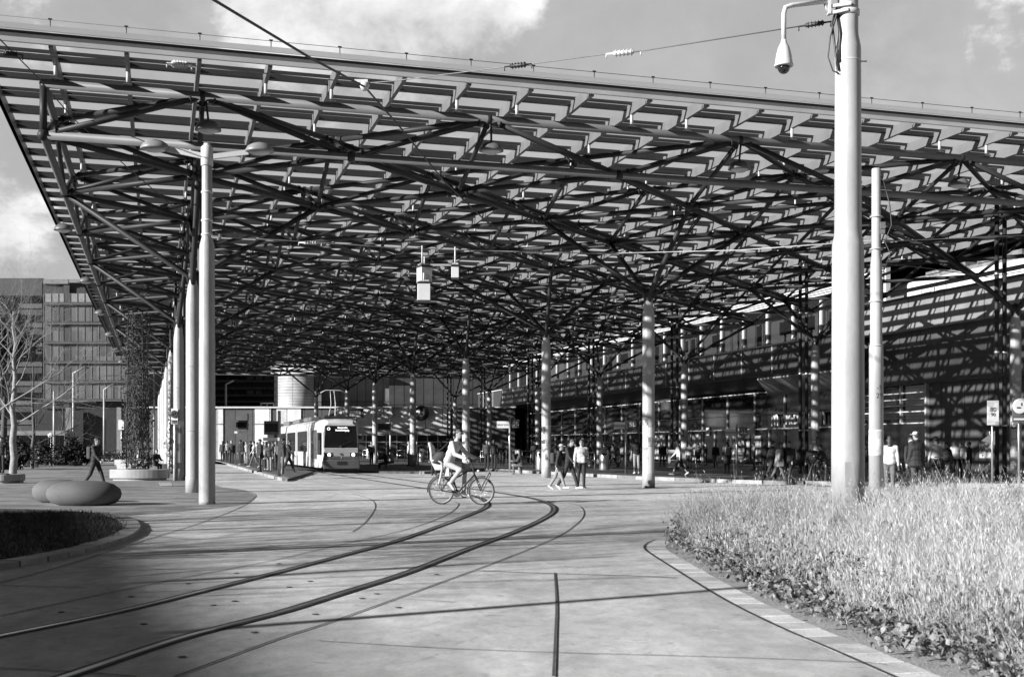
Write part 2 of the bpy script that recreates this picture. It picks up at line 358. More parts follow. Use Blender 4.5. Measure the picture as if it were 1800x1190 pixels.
joint([(307,1190),(490,1123),(600,1087),(780,1022),(880,985),(977,945),(1015,920),(1027,903),(1020,890),(1000,884)])
joint([(530,925-0),(620,935),(645,915),(660,890),(650,877),(620,868)][1:], .02)
joint([(840,1003),(960,1008),(1100,1012),(1190,1016)], .03)
joint([(0,1175),(110,1180),(240,1190)]); joint([(560,1127),(760,1139),(960,1147),(1250,1155),(1500,1164),(1560,1170)], .013)
joint([(0,1029),(150,1033)]); joint([(110,996),(200,998),(345,1002)], .018); joint([(700,1053),(760,1056),(800,1059)], .012)
joint([(640,868),(900,866),(1200,858)], .03); joint([(860,862),(1100,880),(1500,876)], .03)
tag(j.build('pavement_joint', M_joint), kind='structure')
j = MB(); j.strip(spline(gp([(975,1007),(978,1060),(976,1120),(973,1190)]), 8), .019, .008); tag(j.build('tar_seam', M_joint), kind='structure')
# manhole-like anchor marks between the rails
j = MB()
for px, py in ((108,1076),(230,1049),(330,1026),(415,1008),(490,991),(253,1097),(375,1064),(412,1057),(508,1032),(545,1022),(320,1155),(447,1112),(554,1080),(636,1052),(662,1044),(767,1010),(700,1068)):
    c = G(px, py); j.lathe(c+Vector((0,0,.004)), [(.03,0),(.028,.004)], 8)
tag(j.build('road_studs', M_joint), kind='structure')
# crossing marks
j = MB()
for a, b, c, d in (((520,843),(551,843),(615,853.5),(583,853.5)),((560,841),(590,841),(650,851),(618,851)),((592,838.5),(632,838.5),(660,845),(618,845)),((590,846),(618,846),(645,852),(612,852)),((500,845),(520,845),(560,853),(535,853))):
    j.sheet([G(*a),G(*b),G(*c),G(*d)], .005)
j = MB()
for q in ([(517,842),(548,842),(600,852),(570,853)],[(552,840.5),(583,840.5),(640,850),(606,850)],[(590,841),(620,841),(700,852),(655,852)]):
    j.sheet([G(*p) for p in q], .005)
for q in ([(640,846),(700,850),(790,858),(780,860)],[(873,846),(890,845),(910,850),(880,853)]):
    pass
tag(j.build('crossing_markings', M_paint), kind='structure')
# left paving
pv = MB(); poly = spline(gp([(374,851),(395,857),(430,862),(446,870),(444,877),(420,888),(330,898),(240,905),(200,910)]), 6)
poly = [(p.x, p.y) for p in poly]+[(G(100,900).x, G(100,900).y), (G(-40,897).x, G(-40,897).y), (-40, 28), (-80, 60), (-75, 128), (-48, 128), (G(370,822).x, G(370,822).y)]
pv.sheet(poly, .004); tag(pv.build('pavement', M_pave), kind='structure')
o = MB(); o.sheet([(p.x,p.y) for p in spline(gp([(-60,830),(30,823),(85,826),(118,831),(95,838),(20,841),(-60,842)]), 6)], .009)
tag(o.build('path', M_concrete), kind='structure')
# tactile plate
t = MB()
for k in range(7):
    a = G(280+k*3.2, 848); b = G(283+k*3.2, 855); t.strip([a, b], .06, .012)
tag(t.build('tactile_strip', M_paint), kind='structure')

# left bed with kerb stones
edge = spline(gp([(-60,897),(60,899),(140,903),(190,910),(216,920),(222,930),(205,945),(160,962),(80,978),(0,988),(-60,996)]), 6)
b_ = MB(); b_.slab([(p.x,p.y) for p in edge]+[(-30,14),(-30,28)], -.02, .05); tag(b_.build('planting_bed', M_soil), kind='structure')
k_ = MB(); pts = spline(gp([(190,907),(222,918),(232,930),(222,942),(190,956),(140,970),(70,986),(0,998),(-80,1010)]), 14)
def kerbstones(pts, w, h, step, mbs, side=0, gap=.012):
    L_ = 0; cur = [pts[0]]; out = []
    for a, b in zip(pts, pts[1:]):
        L_ += (b-a).length; cur.append(b)
        if L_ >= step: out.append(cur); cur = [b]; L_ = 0
    for n, c in enumerate(out):
        a, b = c[0], c[-1]; d = (b-a).normalized(); a2 = a+d*gap; b2 = b-d*gap; nn = Vector((-d.y, d.x, 0))*w
        hh = h+random.uniform(-.006,.006)*(1 if h > .03 else .25)
        mbs[n % len(mbs)].hexa([a2-nn/2+Vector((0,0,-.02)), b2-nn/2+Vector((0,0,-.02)), b2+nn/2+Vector((0,0,-.02)), a2+nn/2+Vector((0,0,-.02)),
            a2-nn/2+Vector((0,0,hh)), b2-nn/2+Vector((0,0,hh)), b2+nn/2+Vector((0,0,hh)), a2+nn/2+Vector((0,0,hh))])
m1, m2_ = MB(), MB(); kerbstones(pts, .3, .07, .55, [m1, m2_])
tag(m1.build('kerb', M_kerb, bevel=.012), kind='structure'); tag(m2_.build('kerb', mat('kerb_grey', .4, .7, 0, .2, 3, fine=.12), bevel=.012), kind='structure')
# tram platform (left) and station platform (right)
p_ = MB(); pl = gp([(383,812),(440,828),(505,846)]); far = [TF-V*1.35+U*1, TF-V*1.35+U*40, TF-V*6+U*48, TF-V*8+U*20]
p_.slab([(q.x,q.y) for q in pl+far[:3]]+[(G(383,809).x, G(383,809).y)], -.05, .10); tag(p_.build('tram_platform', mat('platform_grey', .16, .7, 0, .2, 1.5, fine=.12)), kind='structure')
m1, m2_ = MB(), MB(); kerbstones(spline(pl, 16), .34, .135, 1.6, [m1, m2_], gap=.02)
tag(m1.build('kerb', M_kerb, bevel=.02), kind='structure'); tag(m2_.build('kerb', M_kerb, bevel=.02), kind='structure')
pr = gp([(741,833),(790,829),(836,827),(960,833),(1100,841),(1290,849),(1470,853),(1800,857),(2100,860)])
p_ = MB(); back = [W(0,48), W(-10,60)]
p_.slab([(q.x,q.y) for q in pr]+[(W(5,50).x,W(5,50).y),(W(98,50).x,W(98,50).y),(W(98,8).x,W(98,8).y),(W(40,8.5).x,W(40,8.5).y)], -.05, .11); tag(p_.build('station_platform', M_asph), kind='structure')
m1, m2_ = MB(), MB(); sp = spline(pr, 16); kerbstones(sp, .3, .145, 1.5, [m1, m2_, m1], gap=.02)
tag(m1.build('kerb', M_kerb, bevel=.02), kind='structure'); tag(m2_.build('kerb', M_kerbd, bevel=.02), kind='structure')

# ---------------------------------------------------------------- canopy
NI, NJ = 14, 5
canopy = empty('station_canopy', W(0,0), 0, 'vast glass roofed steel space frame canopy over the tram stop', 'canopy')
canopy.location = (0,0,0)
def Ln(i, j): return W(i*AU, j*AV, ZL)
def Un(i, j): return W(i*AU, j*AV, ZU)
low = [(i*.5, j*.5) for i in range(2*NI+1) for j in range(2*NJ+1) if (i+j) % 2 == 0 and (i % 2 == 0) == (j % 2 == 0)]
upp = [(i*.5, j*.5) for i in range(2*NI+1) for j in range(2*NJ+1) if (i % 2) != (j % 2)]
lows = set(low); upps = set(upp); mem = []
for (i, j) in low:
    for di, dj in ((.5,.5),(.5,-.5)):
        if (i+di, j+dj) in lows: mem.append((Ln(i,j), Ln(i+di,j+dj), .085))
    for di, dj in ((.5,0),(-.5,0),(0,.5),(0,-.5)):
        if (i+di, j+dj) in upps: mem.append((Ln(i,j), Un(i+di,j+dj), .08 if i in (0,) and di == 0 else .068))
for (i, j) in upp:
    for di, dj in ((.5,.5),(.5,-.5)):
        if (i+di, j+dj) in upps: mem.append((Un(i,j), Un(i+di,j+dj), .08))
mem.sort(key=lambda m: (m[0]+m[1]).length)
rest = MB()
for k, (a, b, r) in enumerate(mem):
    if k < 100:
        q = MB(); q.tube(a, b, r, n=12)
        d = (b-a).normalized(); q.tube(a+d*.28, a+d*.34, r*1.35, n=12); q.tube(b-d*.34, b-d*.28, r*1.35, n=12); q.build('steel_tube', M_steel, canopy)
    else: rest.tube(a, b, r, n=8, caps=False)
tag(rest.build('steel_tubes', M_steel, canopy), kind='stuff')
for a, b, r in ((Ln(0,0), Ln(0,NJ), .105), (W(-.0,-.05,ZU), Un(0,NJ), .11), (Ln(0,0), Ln(NI,0), .1), (Un(0,0), Un(NI,0), .1), (Ln(0,NJ), Ln(NI,NJ), .1), (Ln(NI,0), Ln(NI,NJ), .1), (Un(NI,0), Un(NI,NJ), .1)):
    q = MB(); q.tube(a, b, r, n=14); q.build('edge_chord', mat('sunlit_chord', .2, .5, 0, .15, 1.2, spec=.2), canopy)  # edge chords lighter than the other tubes: sunlight put into their colour
q = MB(); q.tube(Ln(0,0), Un(0,0), .09, n=12); q.build('corner_post', M_steel, canopy)
nd = MB()
for (i, j) in low: nd.ell(Ln(i,j), (.15,.15,.15), 10, 6)
for (i, j) in upp: nd.ell(Un(i,j), (.13,.13,.13), 10, 6)
tag(nd.build('nodes', M_steel, canopy), kind='stuff')
OV = 1.42; UMAX = NI*AU+OV; VMAX = NJ*AV+OV; RS = 1.66
nr = int((VMAX+OV)/RS)+1; RS = (VMAX+OV)/(nr-1)
for k in range(nr):
    v = -OV+k*RS; q = MB(); q.uvbox(-OV+.05, UMAX-.05, v-.05, v+.05, 10.82, 11.12); q.build('rafter', M_raft, canopy)
npz = int((UMAX+OV)/1.70)+1; PS = (UMAX+OV)/(npz-1)
for k in range(npz):
    u = -OV+k*PS
    q = MB()
    if k == 0:
        q.uvbox(u-.06, u+.02, -OV-.06, VMAX+.06, 10.86, 11.06); q.build('fascia_beam', mat('fascia_paint', .6, .5, 0, .1, 1), canopy); q = MB(); q.uvbox(u-.07, u+.03, -OV-.08, VMAX+.08, 11.062, 11.125); q.build('fascia_seal', M_dark, canopy)
    else:
        q.uvbox(u-.095, u+.095, -OV, VMAX, 11.02, 11.14); q.uvbox(u-.46, u-.40, -OV, VMAX, 11.06, 11.14); q.build('purlin', mat('purlin_paint', .05, .5, 0, .1), canopy)
q = MB()
for v in (-OV, VMAX): q.uvbox(-OV+.1, UMAX, v-.06, v+.06, 10.82, 11.14)
q.uvbox(UMAX, UMAX+.08, -OV, VMAX, 10.88, 11.12)
q.build('side_fascia', M_raft, canopy)
q = MB(); q.uvbox(-OV-.16, UMAX+.1, -OV-.14, VMAX+.14, 11.17, 11.19); q.build('glass_roof', M_roofglass, canopy)
q = MB(); q.uvbox(-OV-.17, -OV-.13, -OV-.14, VMAX+.14, 11.13, 11.26); q.build('glass_edge', glassmat('glass_edge', .9, .15, .35, .4, .55), canopy)
pk = MB(); pk_all = []
for k in range(nr):
    v = -OV+k*RS; pk_all.append((v, 0))
for v, _ in pk_all:
    if v > 0 and v < NJ*AV and int(v*10) % 3 != 0:
        q = MB(); q.tube(W(0, v, ZU+.1), W(0, v, 10.9), .045, n=8); q.box(W(0, v, ZU+.13), (.2,.2,.04), TH); q.build('roof_post', M_post, canopy)
q = MB()
for (i, j) in upp:
    if i > 0:
        v = -OV+round((j*AV+OV)/RS)*RS; q.tube(W(i*AU, v, ZU+.05), W(i*AU, v, 10.9), .045, n=6)
        q.tube(W(i*AU+1.7, v, ZU+.0), W(i*AU+1.7, v, 10.9), .035, n=6)
tag(q.build('roof_posts', M_post, canopy), kind='stuff')
# lightning wire with clips along the front edge
q = MB(); q.tube(W(-OV-.1, -OV, 11.42), W(-OV-.1, VMAX, 11.42), .008, n=5)
for k in range(nr):
    v = -OV+k*RS; q.tube(W(-OV-.1, v, 11.2), W(-OV-.1, v, 11.44), .014, n=5); q.box(W(-OV-.1, v, 11.44), (.09,.03,.03), TH)
q.build('edge_wire', M_dark, canopy)

# branching columns
def column(i, j, px, label, poster=0, first=[None], seg=0):
    Yc = W(i*AU, j*AV).y; base = Vector(((px-900)/F*Yc, Yc, 0)); z0 = 0.0
    t = empty('branching_column', base, 0, label, 'column', 'branching columns under the canopy')
    q = MB(); q.lathe((0,0,0), [(.225,0),(.225,.5),(.213,.52),(.212,5.7),(.205,6.0),(.15,6.45),(.115,6.75),(.10,6.9)], 24)
    for zz in (.48, 1.9, 3.9): q.lathe((0,0,zz), [(.213,0),(.219,.01),(.219,.03),(.213,.04)], 24)
    q.build('shaft', M_cols, t)
    for di, dj in ((1,0),(-1,0),(0,1),(0,-1)):
        tgt = Ln(i+di*.5, j+dj*.5) if (i+di*.5, j+dj*.5) in lows else Ln(i+di, j)
        d = (tgt-base); p = Vector((d.x, d.y, 0)).normalized()*.1
        q = MB(); q.path([p*.6+Vector((0,0,6.35)), p*1.6+Vector((0,0,6.75)), d-Vector((0,0,.02))], [.075,.085,.085], 10); q.build('branch', M_steel, t)
    q = MB(); q.ell((0,0,6.72), (.17,.17,.22)); q.build('branch_node', M_steel, t)
    if poster:
        rs = random.Random(int(px)); z = .42
        while z < 2.3*poster:
            h = rs.uniform(.26,.55)
            for (b0, b1) in ((-2.75,-1.75), (-1.72,-.75), (-.72,.1)):
                if rs.random() < .12 or b0 > -.8 and rs.random() < .4: continue
                n = 8; vs = []; rr = .2185+.004*rs.random(); dz = rs.uniform(-.05,.05); m_ = rs.choice([M_poster, M_poster2, M_white, M_poster, M_light])
                for kk in range(n+1):
                    a = b0+(b1-b0)*kk/n; vs += [(math.cos(a)*rr, math.sin(a)*rr, z+dz), (math.cos(a)*rr, math.sin(a)*rr, z+h+dz)]
                q = MB(); q.add(vs, [(2*kk, 2*kk+2, 2*kk+3, 2*kk+1) for kk in range(n)], True); q.build('poster', m_, t)
            z += h*rs.uniform(.85,1.1)
    return t
names = {1:'nearest', 3:'second', 5:'third', 7:'fourth', 9:'fifth', 11:'sixth', 13:'farthest'}
cone_px = {1:1140, 3:960, 5:819, 7:726, 9:659, 11:610, 13:551+5}
for i in range(1, 14, 2):
    column(i, 2.5, cone_px[i], f'{names[i]} column of the middle row under the canopy', 1 if i < 9 else 0)
l_px = {1:339, 3:314, 5:302, 7:294, 9:289, 11:285, 13:281}
for i in range(1, 14, 2):
    column(i, .5, l_px[i], f'{names[i]} pale column of the row along the left edge', 1 if i in (3,5,7) else 0)
r_px = {1:1785, 3:1433, 5:1203, 7:1054, 9:945, 11:860, 13:800}
for i in range(1, 14, 2):
    column(i, 4.5, r_px[i], f'{names[i]} column of the row in front of the station', 1 if i < 8 else 0)
# paired drain pipes
first = None
for i in range(1, 14, 2):
    Yc = W(i*AU, 4.5*AV).y; bx = (r_px[i]-900)/F*Yc
    for s, off in enumerate((-.78, -.44)):
        t = empty('drain_pipe', (bx+off, Yc-.15+s*.1, 0), 0, f'{"left" if s==0 else "right"} pipe of the slim pair beside the {names[i]} station-side column', 'pipe', 'slim paired pipes')
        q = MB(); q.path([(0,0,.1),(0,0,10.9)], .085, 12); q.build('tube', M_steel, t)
        for zz in (2.2, 5.0, 8.0): q = MB(); q.lathe((0,0,zz), [(.086,0),(.1,.01),(.1,.07),(.086,.08)], 12); q.build('clamp', M_chrome, t)
for i in range(1, 14, 2):
    c = W(i*AU, .5*AV); bx = (l_px[i]-900)/F*c.y
    t = empty('drain_pipe', (bx+.13, c.y+.3, 0), 0, f'dark downpipe behind the {names[i]} pale column of the left row', 'pipe', 'downpipes of the left row')
    q = MB(); q.path([(0,0,0),(0,0,10.9)], .07, 10); q.build('tube', M_dark, t)
    q = MB(); q.lathe((0,0,5), [(.07,0),(.085,.01),(.085,.07),(.07,.08)], 10); q.build('clamp', M_dark, t)

# dome lamps
def dome_lamp(loc, ax, label, group, s=1.0, out=None):
    t = empty('dome_lamp', loc, 0, label, 'lamp', group)
    q = MB(); q.lathe((0,0,0), [(.34*s,0),(.335*s,.05*s),(.29*s,.14*s),(.2*s,.22*s),(.08*s,.26*s),(.0,.265*s)], 20, sy=.8); q.build('lamp_shade', mat('lamp_shade_paint', .16, .4), t)
    q = MB(); q.lathe((0,0,-.02), [(.0,-.07*s),(.16*s,-.05*s),(.25*s,0),(.28*s,.018)], 16, sy=.8); q.build('lens', glassmat('lamp_lens'+label[:3], .8, .1, .3, .5, .5) if False else M_light, t)
    q = MB(); o = Vector(out or (0,0,.55)); q.path([(0,0,.22*s), (0,0,.33*s), o], .03, 8); q.build('lamp_arm', M_dark, t)
    return t
for n, jj in enumerate((.5, 1.5, 2.5, 3.5, 4.5)):
    dome_lamp(Un(0, jj)+Vector((.05, .35, -.78)), None, ['leftmost','second','third','fourth','rightmost'][n]+' dome lamp hanging under the front truss', 'lamps under the front truss', 1.0, (0,-.2,.7))
for n, i in enumerate((2, 4, 6, 8, 10, 12)):
    dome_lamp(Ln(i, 0)-V*.55+Vector((0,0,.05)), None, ['nearest','second','third','fourth','fifth','farthest'][n]+' dome lamp jutting from the left canopy edge', 'lamps along the left edge', .95, (.5,.1,.3))

# ---------------------------------------------------------------- text and poles
def text(s, size, loc, parent, material, name='lettering', rx=PI/2, rz=0, ext=.01, align='CENTER', bold=0.0, shear=0):
    cu = bpy.data.curves.new(name, 'FONT'); cu.body = s; cu.size = size; cu.extrude = ext; cu.align_x = align; cu.align_y = 'CENTER'; cu.offset = bold; cu.shear = shear; cu.resolution_u = 3
    o = bpy.data.objects.new(name, cu); C.objects.link(o); bpy.context.view_layer.update()
    me = bpy.data.meshes.new_from_object(o.evaluated_get(bpy.context.evaluated_depsgraph_get())); bpy.data.objects.remove(o)
    o = bpy.data.objects.new(name, me); C.objects.link(o); me.materials.clear(); me.materials.append(material); o.location = loc; o.rotation_euler = (rx, 0, rz); o.parent = parent
    return o
# near mast on the right with camera
mast = empty('steel_mast', (5.88, 20.8, 0), 0, 'thick pale steel mast rising out of the grass bed', 'mast')
q = MB(); q.lathe((0,0,0), [(.285,0),(.285,1.2),(.272,4.9),(.268,4.96),(.235,5.12),(.232,5.2),(.222,8.1),(.222,8.35),(.215,8.42),(.178,8.62),(.176,8.7),(.172,12.0)], 40); q.build('shaft', M_polew, mast)
q = MB(); q.lathe((0,0,8.14), [(.223,0),(.227,.004),(.227,.02),(.223,.024)], 32); q.lathe((0,0,8.95), [(.178,0),(.2,.01),(.2,.09),(.178,.1)], 32); q.box((.27,0,8.16), (.12,.02,.02)); q.build('clamp_band', M_light, mast)
q = MB(); q.box((-.05,-.276,.95), (.16,.016,.42)); q.build('hatch', M_polew, mast)
q = MB(); q.path([(-.2,-.05,9.1),(-.3,-.08,8.8),(-.24,-.12,8.2),(-.2,-.15,7.95)], .02, 8); q.path([(-.2,-.1,9.0),(-.34,-.12,8.55),(-.38,-.12,8.2),(-.3,-.14,7.95),(-.2,-.16,7.9)], .012, 8)
q.path([(-.19,-.02,9.05),(-.17,-.12,8.6),(-.18,-.14,8.1)], .03, 8); q.build('cable', M_dark, mast)
cc_ = empty('security_camera', (5.88, 20.8, 9.2), 0, 'white dome security camera hanging from a bracket on the thick mast', 'camera')
q = MB(); q.path([(-.36,-.1,-.02),(-1.05,-.3,-.17),(-1.17,-.33,-.22),(-1.2,-.34,-.33),(-1.2,-.34,-.78)], .042, 12); q.path([(-.45,-.12,-.05),(-.38,-.1,-.22)], .02, 8); q.build('bracket_arm', M_white, cc_)
q = MB(); q.box((-.36,-.1,.1), (.05,.12,.72)); q.beam((-.36,-.1,-.12),(.0,-.2,-.1),.05,.05); q.beam((-.36,-.1,-.24),(-.05,-.2,-.2),.05,.05); q.beam((-.36,-.1,.42),(-.1,-.15,.42),.05,.05); q.build('mounting_plate', M_white, cc_)
q = MB(); q.lathe((-1.2,-.34,-1.24), [(.155,0),(.165,.02),(.15,.06),(.13,.2),(.1,.32),(.05,.42),(.045,.46),(0,.46)], 28); q.build('housing', M_white, cc_)
q = MB(); q.ell((-1.2,-.34,-1.26), (.105,.105,.105), 20, 12); q.build('dome', mat('smoked_dome', .02, .06, 0, 0, spec=.8), cc_)
m2p = empty('steel_mast', (9.04, 29.5, 0), 0, 'slimmer stepped pale mast behind the thick one', 'mast')
q = MB(); q.lathe((0,0,0), [(.178,0),(.172,3.7),(.172,3.88),(.15,3.94),(.148,4.0),(.142,5.8),(.138,5.95),(.112,6.15),(.11,8.3),(.1,8.32)], 28); q.build('shaft', M_polew, m2p)
for z in (3.9, 5.0, 6.3, 7.1): q = MB(); q.lathe((0,0,z), [(.1,0),(.155 if z > 6 else .178,.01),(.155 if z > 6 else .178,.04),(.1,.05)], 20); q.build('clamp_band', M_polew, m2p)
q = MB(); q.box((.14,-.05,6.9), (.12,.1,.16)); q.box((.14,-.05,6.75), (.1,.1,.1)); q.build('bracket', M_chrome, m2p)
q = MB(); q.path([(.15,-.1,8.0),(.3,-.12,7.4),(.35,-.1,6.9),(.18,-.1,6.5),(.32,-.1,6.2),(.16,-.14,5.8)], .014, 8); q.build('cable', M_dark, m2p)
text('-5', .17, (.03,-.172,2.88), m2p, M_dark, ext=.003); text('29', .17, (.03,-.172,2.68), m2p, M_dark, ext=.003)
q = MB(); q.lathe((0,0,1.2), [(.1785,0),(.1795,.05),(.1795,.6),(.1785,.65)], 28); q.build('sticker_band', patchmat('stickers', .5, .8, 7), m2p)
m3 = empty('lamp_mast', (-7.57, 29.5, 0), 0, 'near pale mast on the left carrying two dome lamps', 'lamp post')
q = MB(); q.lathe((0,0,0), [(.2,0),(.2,.08),(.197,4.05),(.19,4.15),(.188,6.3),(.18,6.42),(.128,6.62),(.126,8.35),(.12,8.4)], 32); q.build('shaft', M_cols, m3)
q = MB(); q.lathe((0,0,8.38), [(.14,0),(.15,.01),(.15,.46),(.11,.5),(.08,.52),(.08,.56),(0,.57)], 28)
for z in (6.65, 7.0, 7.7): q.lathe((0,0,z), [(.127,0),(.145,.01),(.145,.05),(.127,.06)], 20)
q.build('collar', M_light, m3)
q = MB(); q.beam((-.1,-.05,8.62),(-.95,-.12,8.78),.07,.14); q.beam((.1,-.05,8.6),(1.0,.1,8.75),.07,.12); q.build('lamp_arm', M_light, m3)
for x, y in ((-1.25,-.15),(1.28,.12)):
    q = MB(); q.lathe((x,y,8.76), [(.36,0),(.355,.05),(.3,.14),(.2,.2),(.06,.24),(0,.245)], 24, sy=.75); h = q.build('lamp_head', mat('lamp_grey', .28, .4), m3)
    q = MB(); q.lathe((x,y,8.74), [(0,-.05),(.2,-.03),(.3,.02)], 18, sy=.75); q.build('lens', M_light, h)

# wires
def wire(name, label, pts, r, m=M_dark, cat='wire', extra=None, group=None):
    t = MB(); t.path(pts, r, 6)
    o = tag(t.build(name, m), label, cat, group)
    if extra: extra(o)
    return o
def insul(parent, p, d, L_, m, r=.035):
    q = MB(); d = Vector(d).normalized(); p = Vector(p)
    q.path([p-d*L_*.5, p-d*L_*.3, p-d*L_*.28, p+d*L_*.28, p+d*L_*.3, p+d*L_*.5], [r*.5, r*.6, r*1.3, r*1.3, r*.6, r*.5], 8)
    for k in range(5): q.lathe(p+d*(L_*(-.22+.11*k)), [(r,0),(r*2,.01),(r,.03)], 10, ax=d)
    q.tube(p-d*L_*.5+Vector((0,0,-.08)), p-d*L_*.5, r*.35); q.tube(p+d*L_*.5+Vector((0,0,-.09)), p+d*L_*.5, r*.35)
    return q.build('insulator', m, parent)
A_ = at(1462, 20.8, 38); B_ = at(1130, 22.2, 90); C1 = at(1062, 22.5, 96); D_ = at(942, 23.2, 112); E_ = at(880, 23.6, 119); F_ = at(690, 25, 143); G_ = at(640, 25.4, 147)
def ex(o):
    insul(o, (A_*.93+at(1410,21,47)*.07+at(1432,20.9,44))/2 if False else at(1432,20.9,43), A_-B_, .55, M_dark, .03)
    insul(o, (B_+C1)/2, B_-C1, .68, M_light, .035); insul(o, (D_+E_)/2, D_-E_, .62, M_dark, .03)
wire('span_wire', 'light span wire with insulators from the thick mast', [A_, B_, C1, D_, E_, F_, G_], .011, mat('wire_grey', .2, .5), extra=ex)
H_ = [at(-60, 20, 88), at(40, 20.5, 97), at(170, 21.5, 104), at(285, 22.5, 111), at(345, 23.2, 117), at(480, 24.2, 131), at(640, 25.4, 147)]
def ex(o): insul(o, (H_[3]+H_[4])/2, H_[4]-H_[3], .62, M_light, .04); insul(o, at(18, 20.3, 95), H_[1]-H_[0], .4, M_dark, .03)
wire('span_wire', 'light span wire across the upper left glass roof', H_, .011, mat('wire_grey', .2, .5), extra=ex)
def ex(o):
    q = MB(); q.lathe(at(641,25.3,150), [(.05,-.12),(.09,-.06),(.11,0),(.08,.05),(0,.06)], 12); q.box(at(635,25.3,143), (.28,.06,.06)); q.build('junction_box', M_white, o)
wire('contact_wire', 'thick dark tram wire slanting down from the top edge', [at(330,16,-32), at(375,17,0), at(545,20,102), at(641,25.3,153), at(700,29,220), at(780,33,318), at(850,38,385), at(960,48,470)], .022, M_dark, extra=ex)
wire('contact_wire', 'thin dark wire crossing the upper left canopy corner', [at(-10,24,60), at(60,27,130), at(130,30,210), at(230,33,300), at(330,36,385)], .014, M_dark)
wire('contact_wire', 'thin pale wire spanning low under the front truss', [at(372,29.4,416), at(520,31.5,424), at(700,33.5,436), at(920,34.5,443), at(1060,35,446), at(1300,33,440), at(1534,29.6,423)], .014, mat('wire_pale', .5, .4), extra=lambda o: (insul(o, at(545,31.8,427), (1,.1,0), .6, M_light, .03), insul(o, at(935,34.5,443), (1,0,0), .6, M_light, .03), insul(o, at(1080,35,446), (1,0,0), .5, M_light, .03)))
wire('contact_wire', 'thin wire running right from the slimmer mast', [at(1545,29.6,425), at(1640,28,421), at(1820,26,413)], .012, M_dark)
wire('contact_wire', 'lower thin wire leaving the slimmer mast to the right', [at(1545,29.6,462), at(1640,31,473), at(1735,32,487), at(1830,32,472)], .012, M_dark)

# hanging square lights and their beam
def boxlight(px, py0, py1, Y, w, label, rz):
    a = at(px, Y, py0); b = at(px, Y, py1); h = a.z-b.z; t = empty('hanging_light', b, rz, label, 'light', 'square hanging lanterns')
    q = MB(); q.box((0,0,h/2), (w, w, h)); q.build('housing', M_white, t, bevel=.01)
    q = MB(); q.box((0,0,-.012), (w*1.05,w*1.05,.024)); q.box((0,0,h+.03), (w*1.04,w*1.04,.05)); q.build('rim', M_dark, t)
    q = MB(); q.tube((0,0,h+.05), (0,0,h+.3), .02); q.beam((-w*.4,0,h+.1),(w*.4,0,h+.1),.03,.03); q.build('hanger', M_light, t)
boxlight(746, 471, 497, 31.2, .31, 'white square lantern hanging upper left of its twin', .5)
boxlight(745, 500, 529, 31, .33, 'lowest white square lantern, directly under another', .1)
boxlight(800, 470, 489, 31.5, .2, 'small white square lantern right of the stacked pair', .05)
def bx(o):
    pass
q = MB(); q.beam(at(735,31.2,466), at(805,31.5,466), .05, .05); q.tube(at(742,31.2,466), at(742,31.2,432), .02); q.tube(at(800,31.5,466), at(800,31.5,434), .02); tag(q.build('light_rail', M_light), 'pale rail that the square lanterns hang from', 'rail')

# ---------------------------------------------------------------- left square furniture
def pebble(px0, px1, pyt, pyb, label, Yo, rz):
    c = G((px0+px1)/2, pyb); Y = Yo; a = at(px0, Y, pyb); b = at(px1, Y, pyb); w = (b.x-a.x)/2; h = at(0, Y, pyt).z
    t = MB(); prof = [(w*.62,0),(w*.86,.06*h+.03),(w*.97,h*.3),(w,h*.48),(w*.96,h*.66),(w*.8,h*.84),(w*.55,h*.95),(w*.28,h*.99),(0,h)]
    t.lathe(((a.x+b.x)/2, Y, 0), prof, 40, sy=.62); return tag(t.build('pebble_seat', M_boulder), label, 'seat', 'pebble shaped concrete seats')
pebble(82, 213, 844, 892, 'larger smooth grey pebble seat on the paving', 28.9, 0)
pebble(57, 150, 842, 884, 'smaller pebble seat tucked behind the larger one', 30.4, 0)
def planter(px0, px1, pyt, pyb, label, plant=True):
    Y = G(0, pyb).y; a = at(px0, Y, pyb); b = at(px1, Y, pyb); h = at(0, Y, pyt).z; w = b.x-a.x
    t = empty('curved_bench', ((a.x+b.x)/2, Y+.8, 0), 0, label, 'bench', 'curved concrete benches')
    q = MB(); n = 14; out = []; inn = []
    for k in range(n+1):
        f = k/n; x = -w/2+w*f; y = -.8+.5*(2*f-1)**2
        out.append((x, y)); inn.append((x*.94, y+.62))
    q.slab(out+inn[::-1], .09, h); q.build('seat_block', M_concrete, t, bevel=.03)
    q = MB(); q.slab([(x*.9, y+.08) for x, y in out]+[(x*.9, y-.06) for x, y in inn[::-1]], 0, .09); q.build('plinth', M_concrete, t)
    q = MB(); q.box((.05, -.5, h+.015), (w*.28, .42, .03)); q.build('seat_pad', M_dark, t)
planter(185, 288, 825, 845, 'nearest curved concrete bench left of the columns')
planter(200, 300, 815, 829, 'second curved concrete bench behind the nearest one')
planter(197, 240, 808, 820, 'short curved bench at the left end of the group')
planter(-30, 26, 834, 850, 'flat concrete bench cut by the left picture edge')
planter(28, 58, 811, 821, 'low concrete bench with a seated person far left')
q = MB(); c = G(318, 842); cc2 = empty('litter_bin', c, 0, 'shiny cylindrical litter bin beside the left columns', 'bin')
q.lathe((0,0,0), [(.2,0),(.2,.03),(.205,.05),(.205,1.05),(.2,1.08)], 24); q.build('bin_body', M_chrome, cc2)
q = MB(); q.lathe((0,0,1.08), [(.21,0),(.21,.05),(.15,.1),(0,.11)], 24); q.build('lid', M_chrome, cc2)
q = MB(); q.box((.03,-.19,.93), (.22,.06,.07)); q.box((.03,-.185,1.08), (.2,.06,.04)); q.build('slot', M_black, cc2)
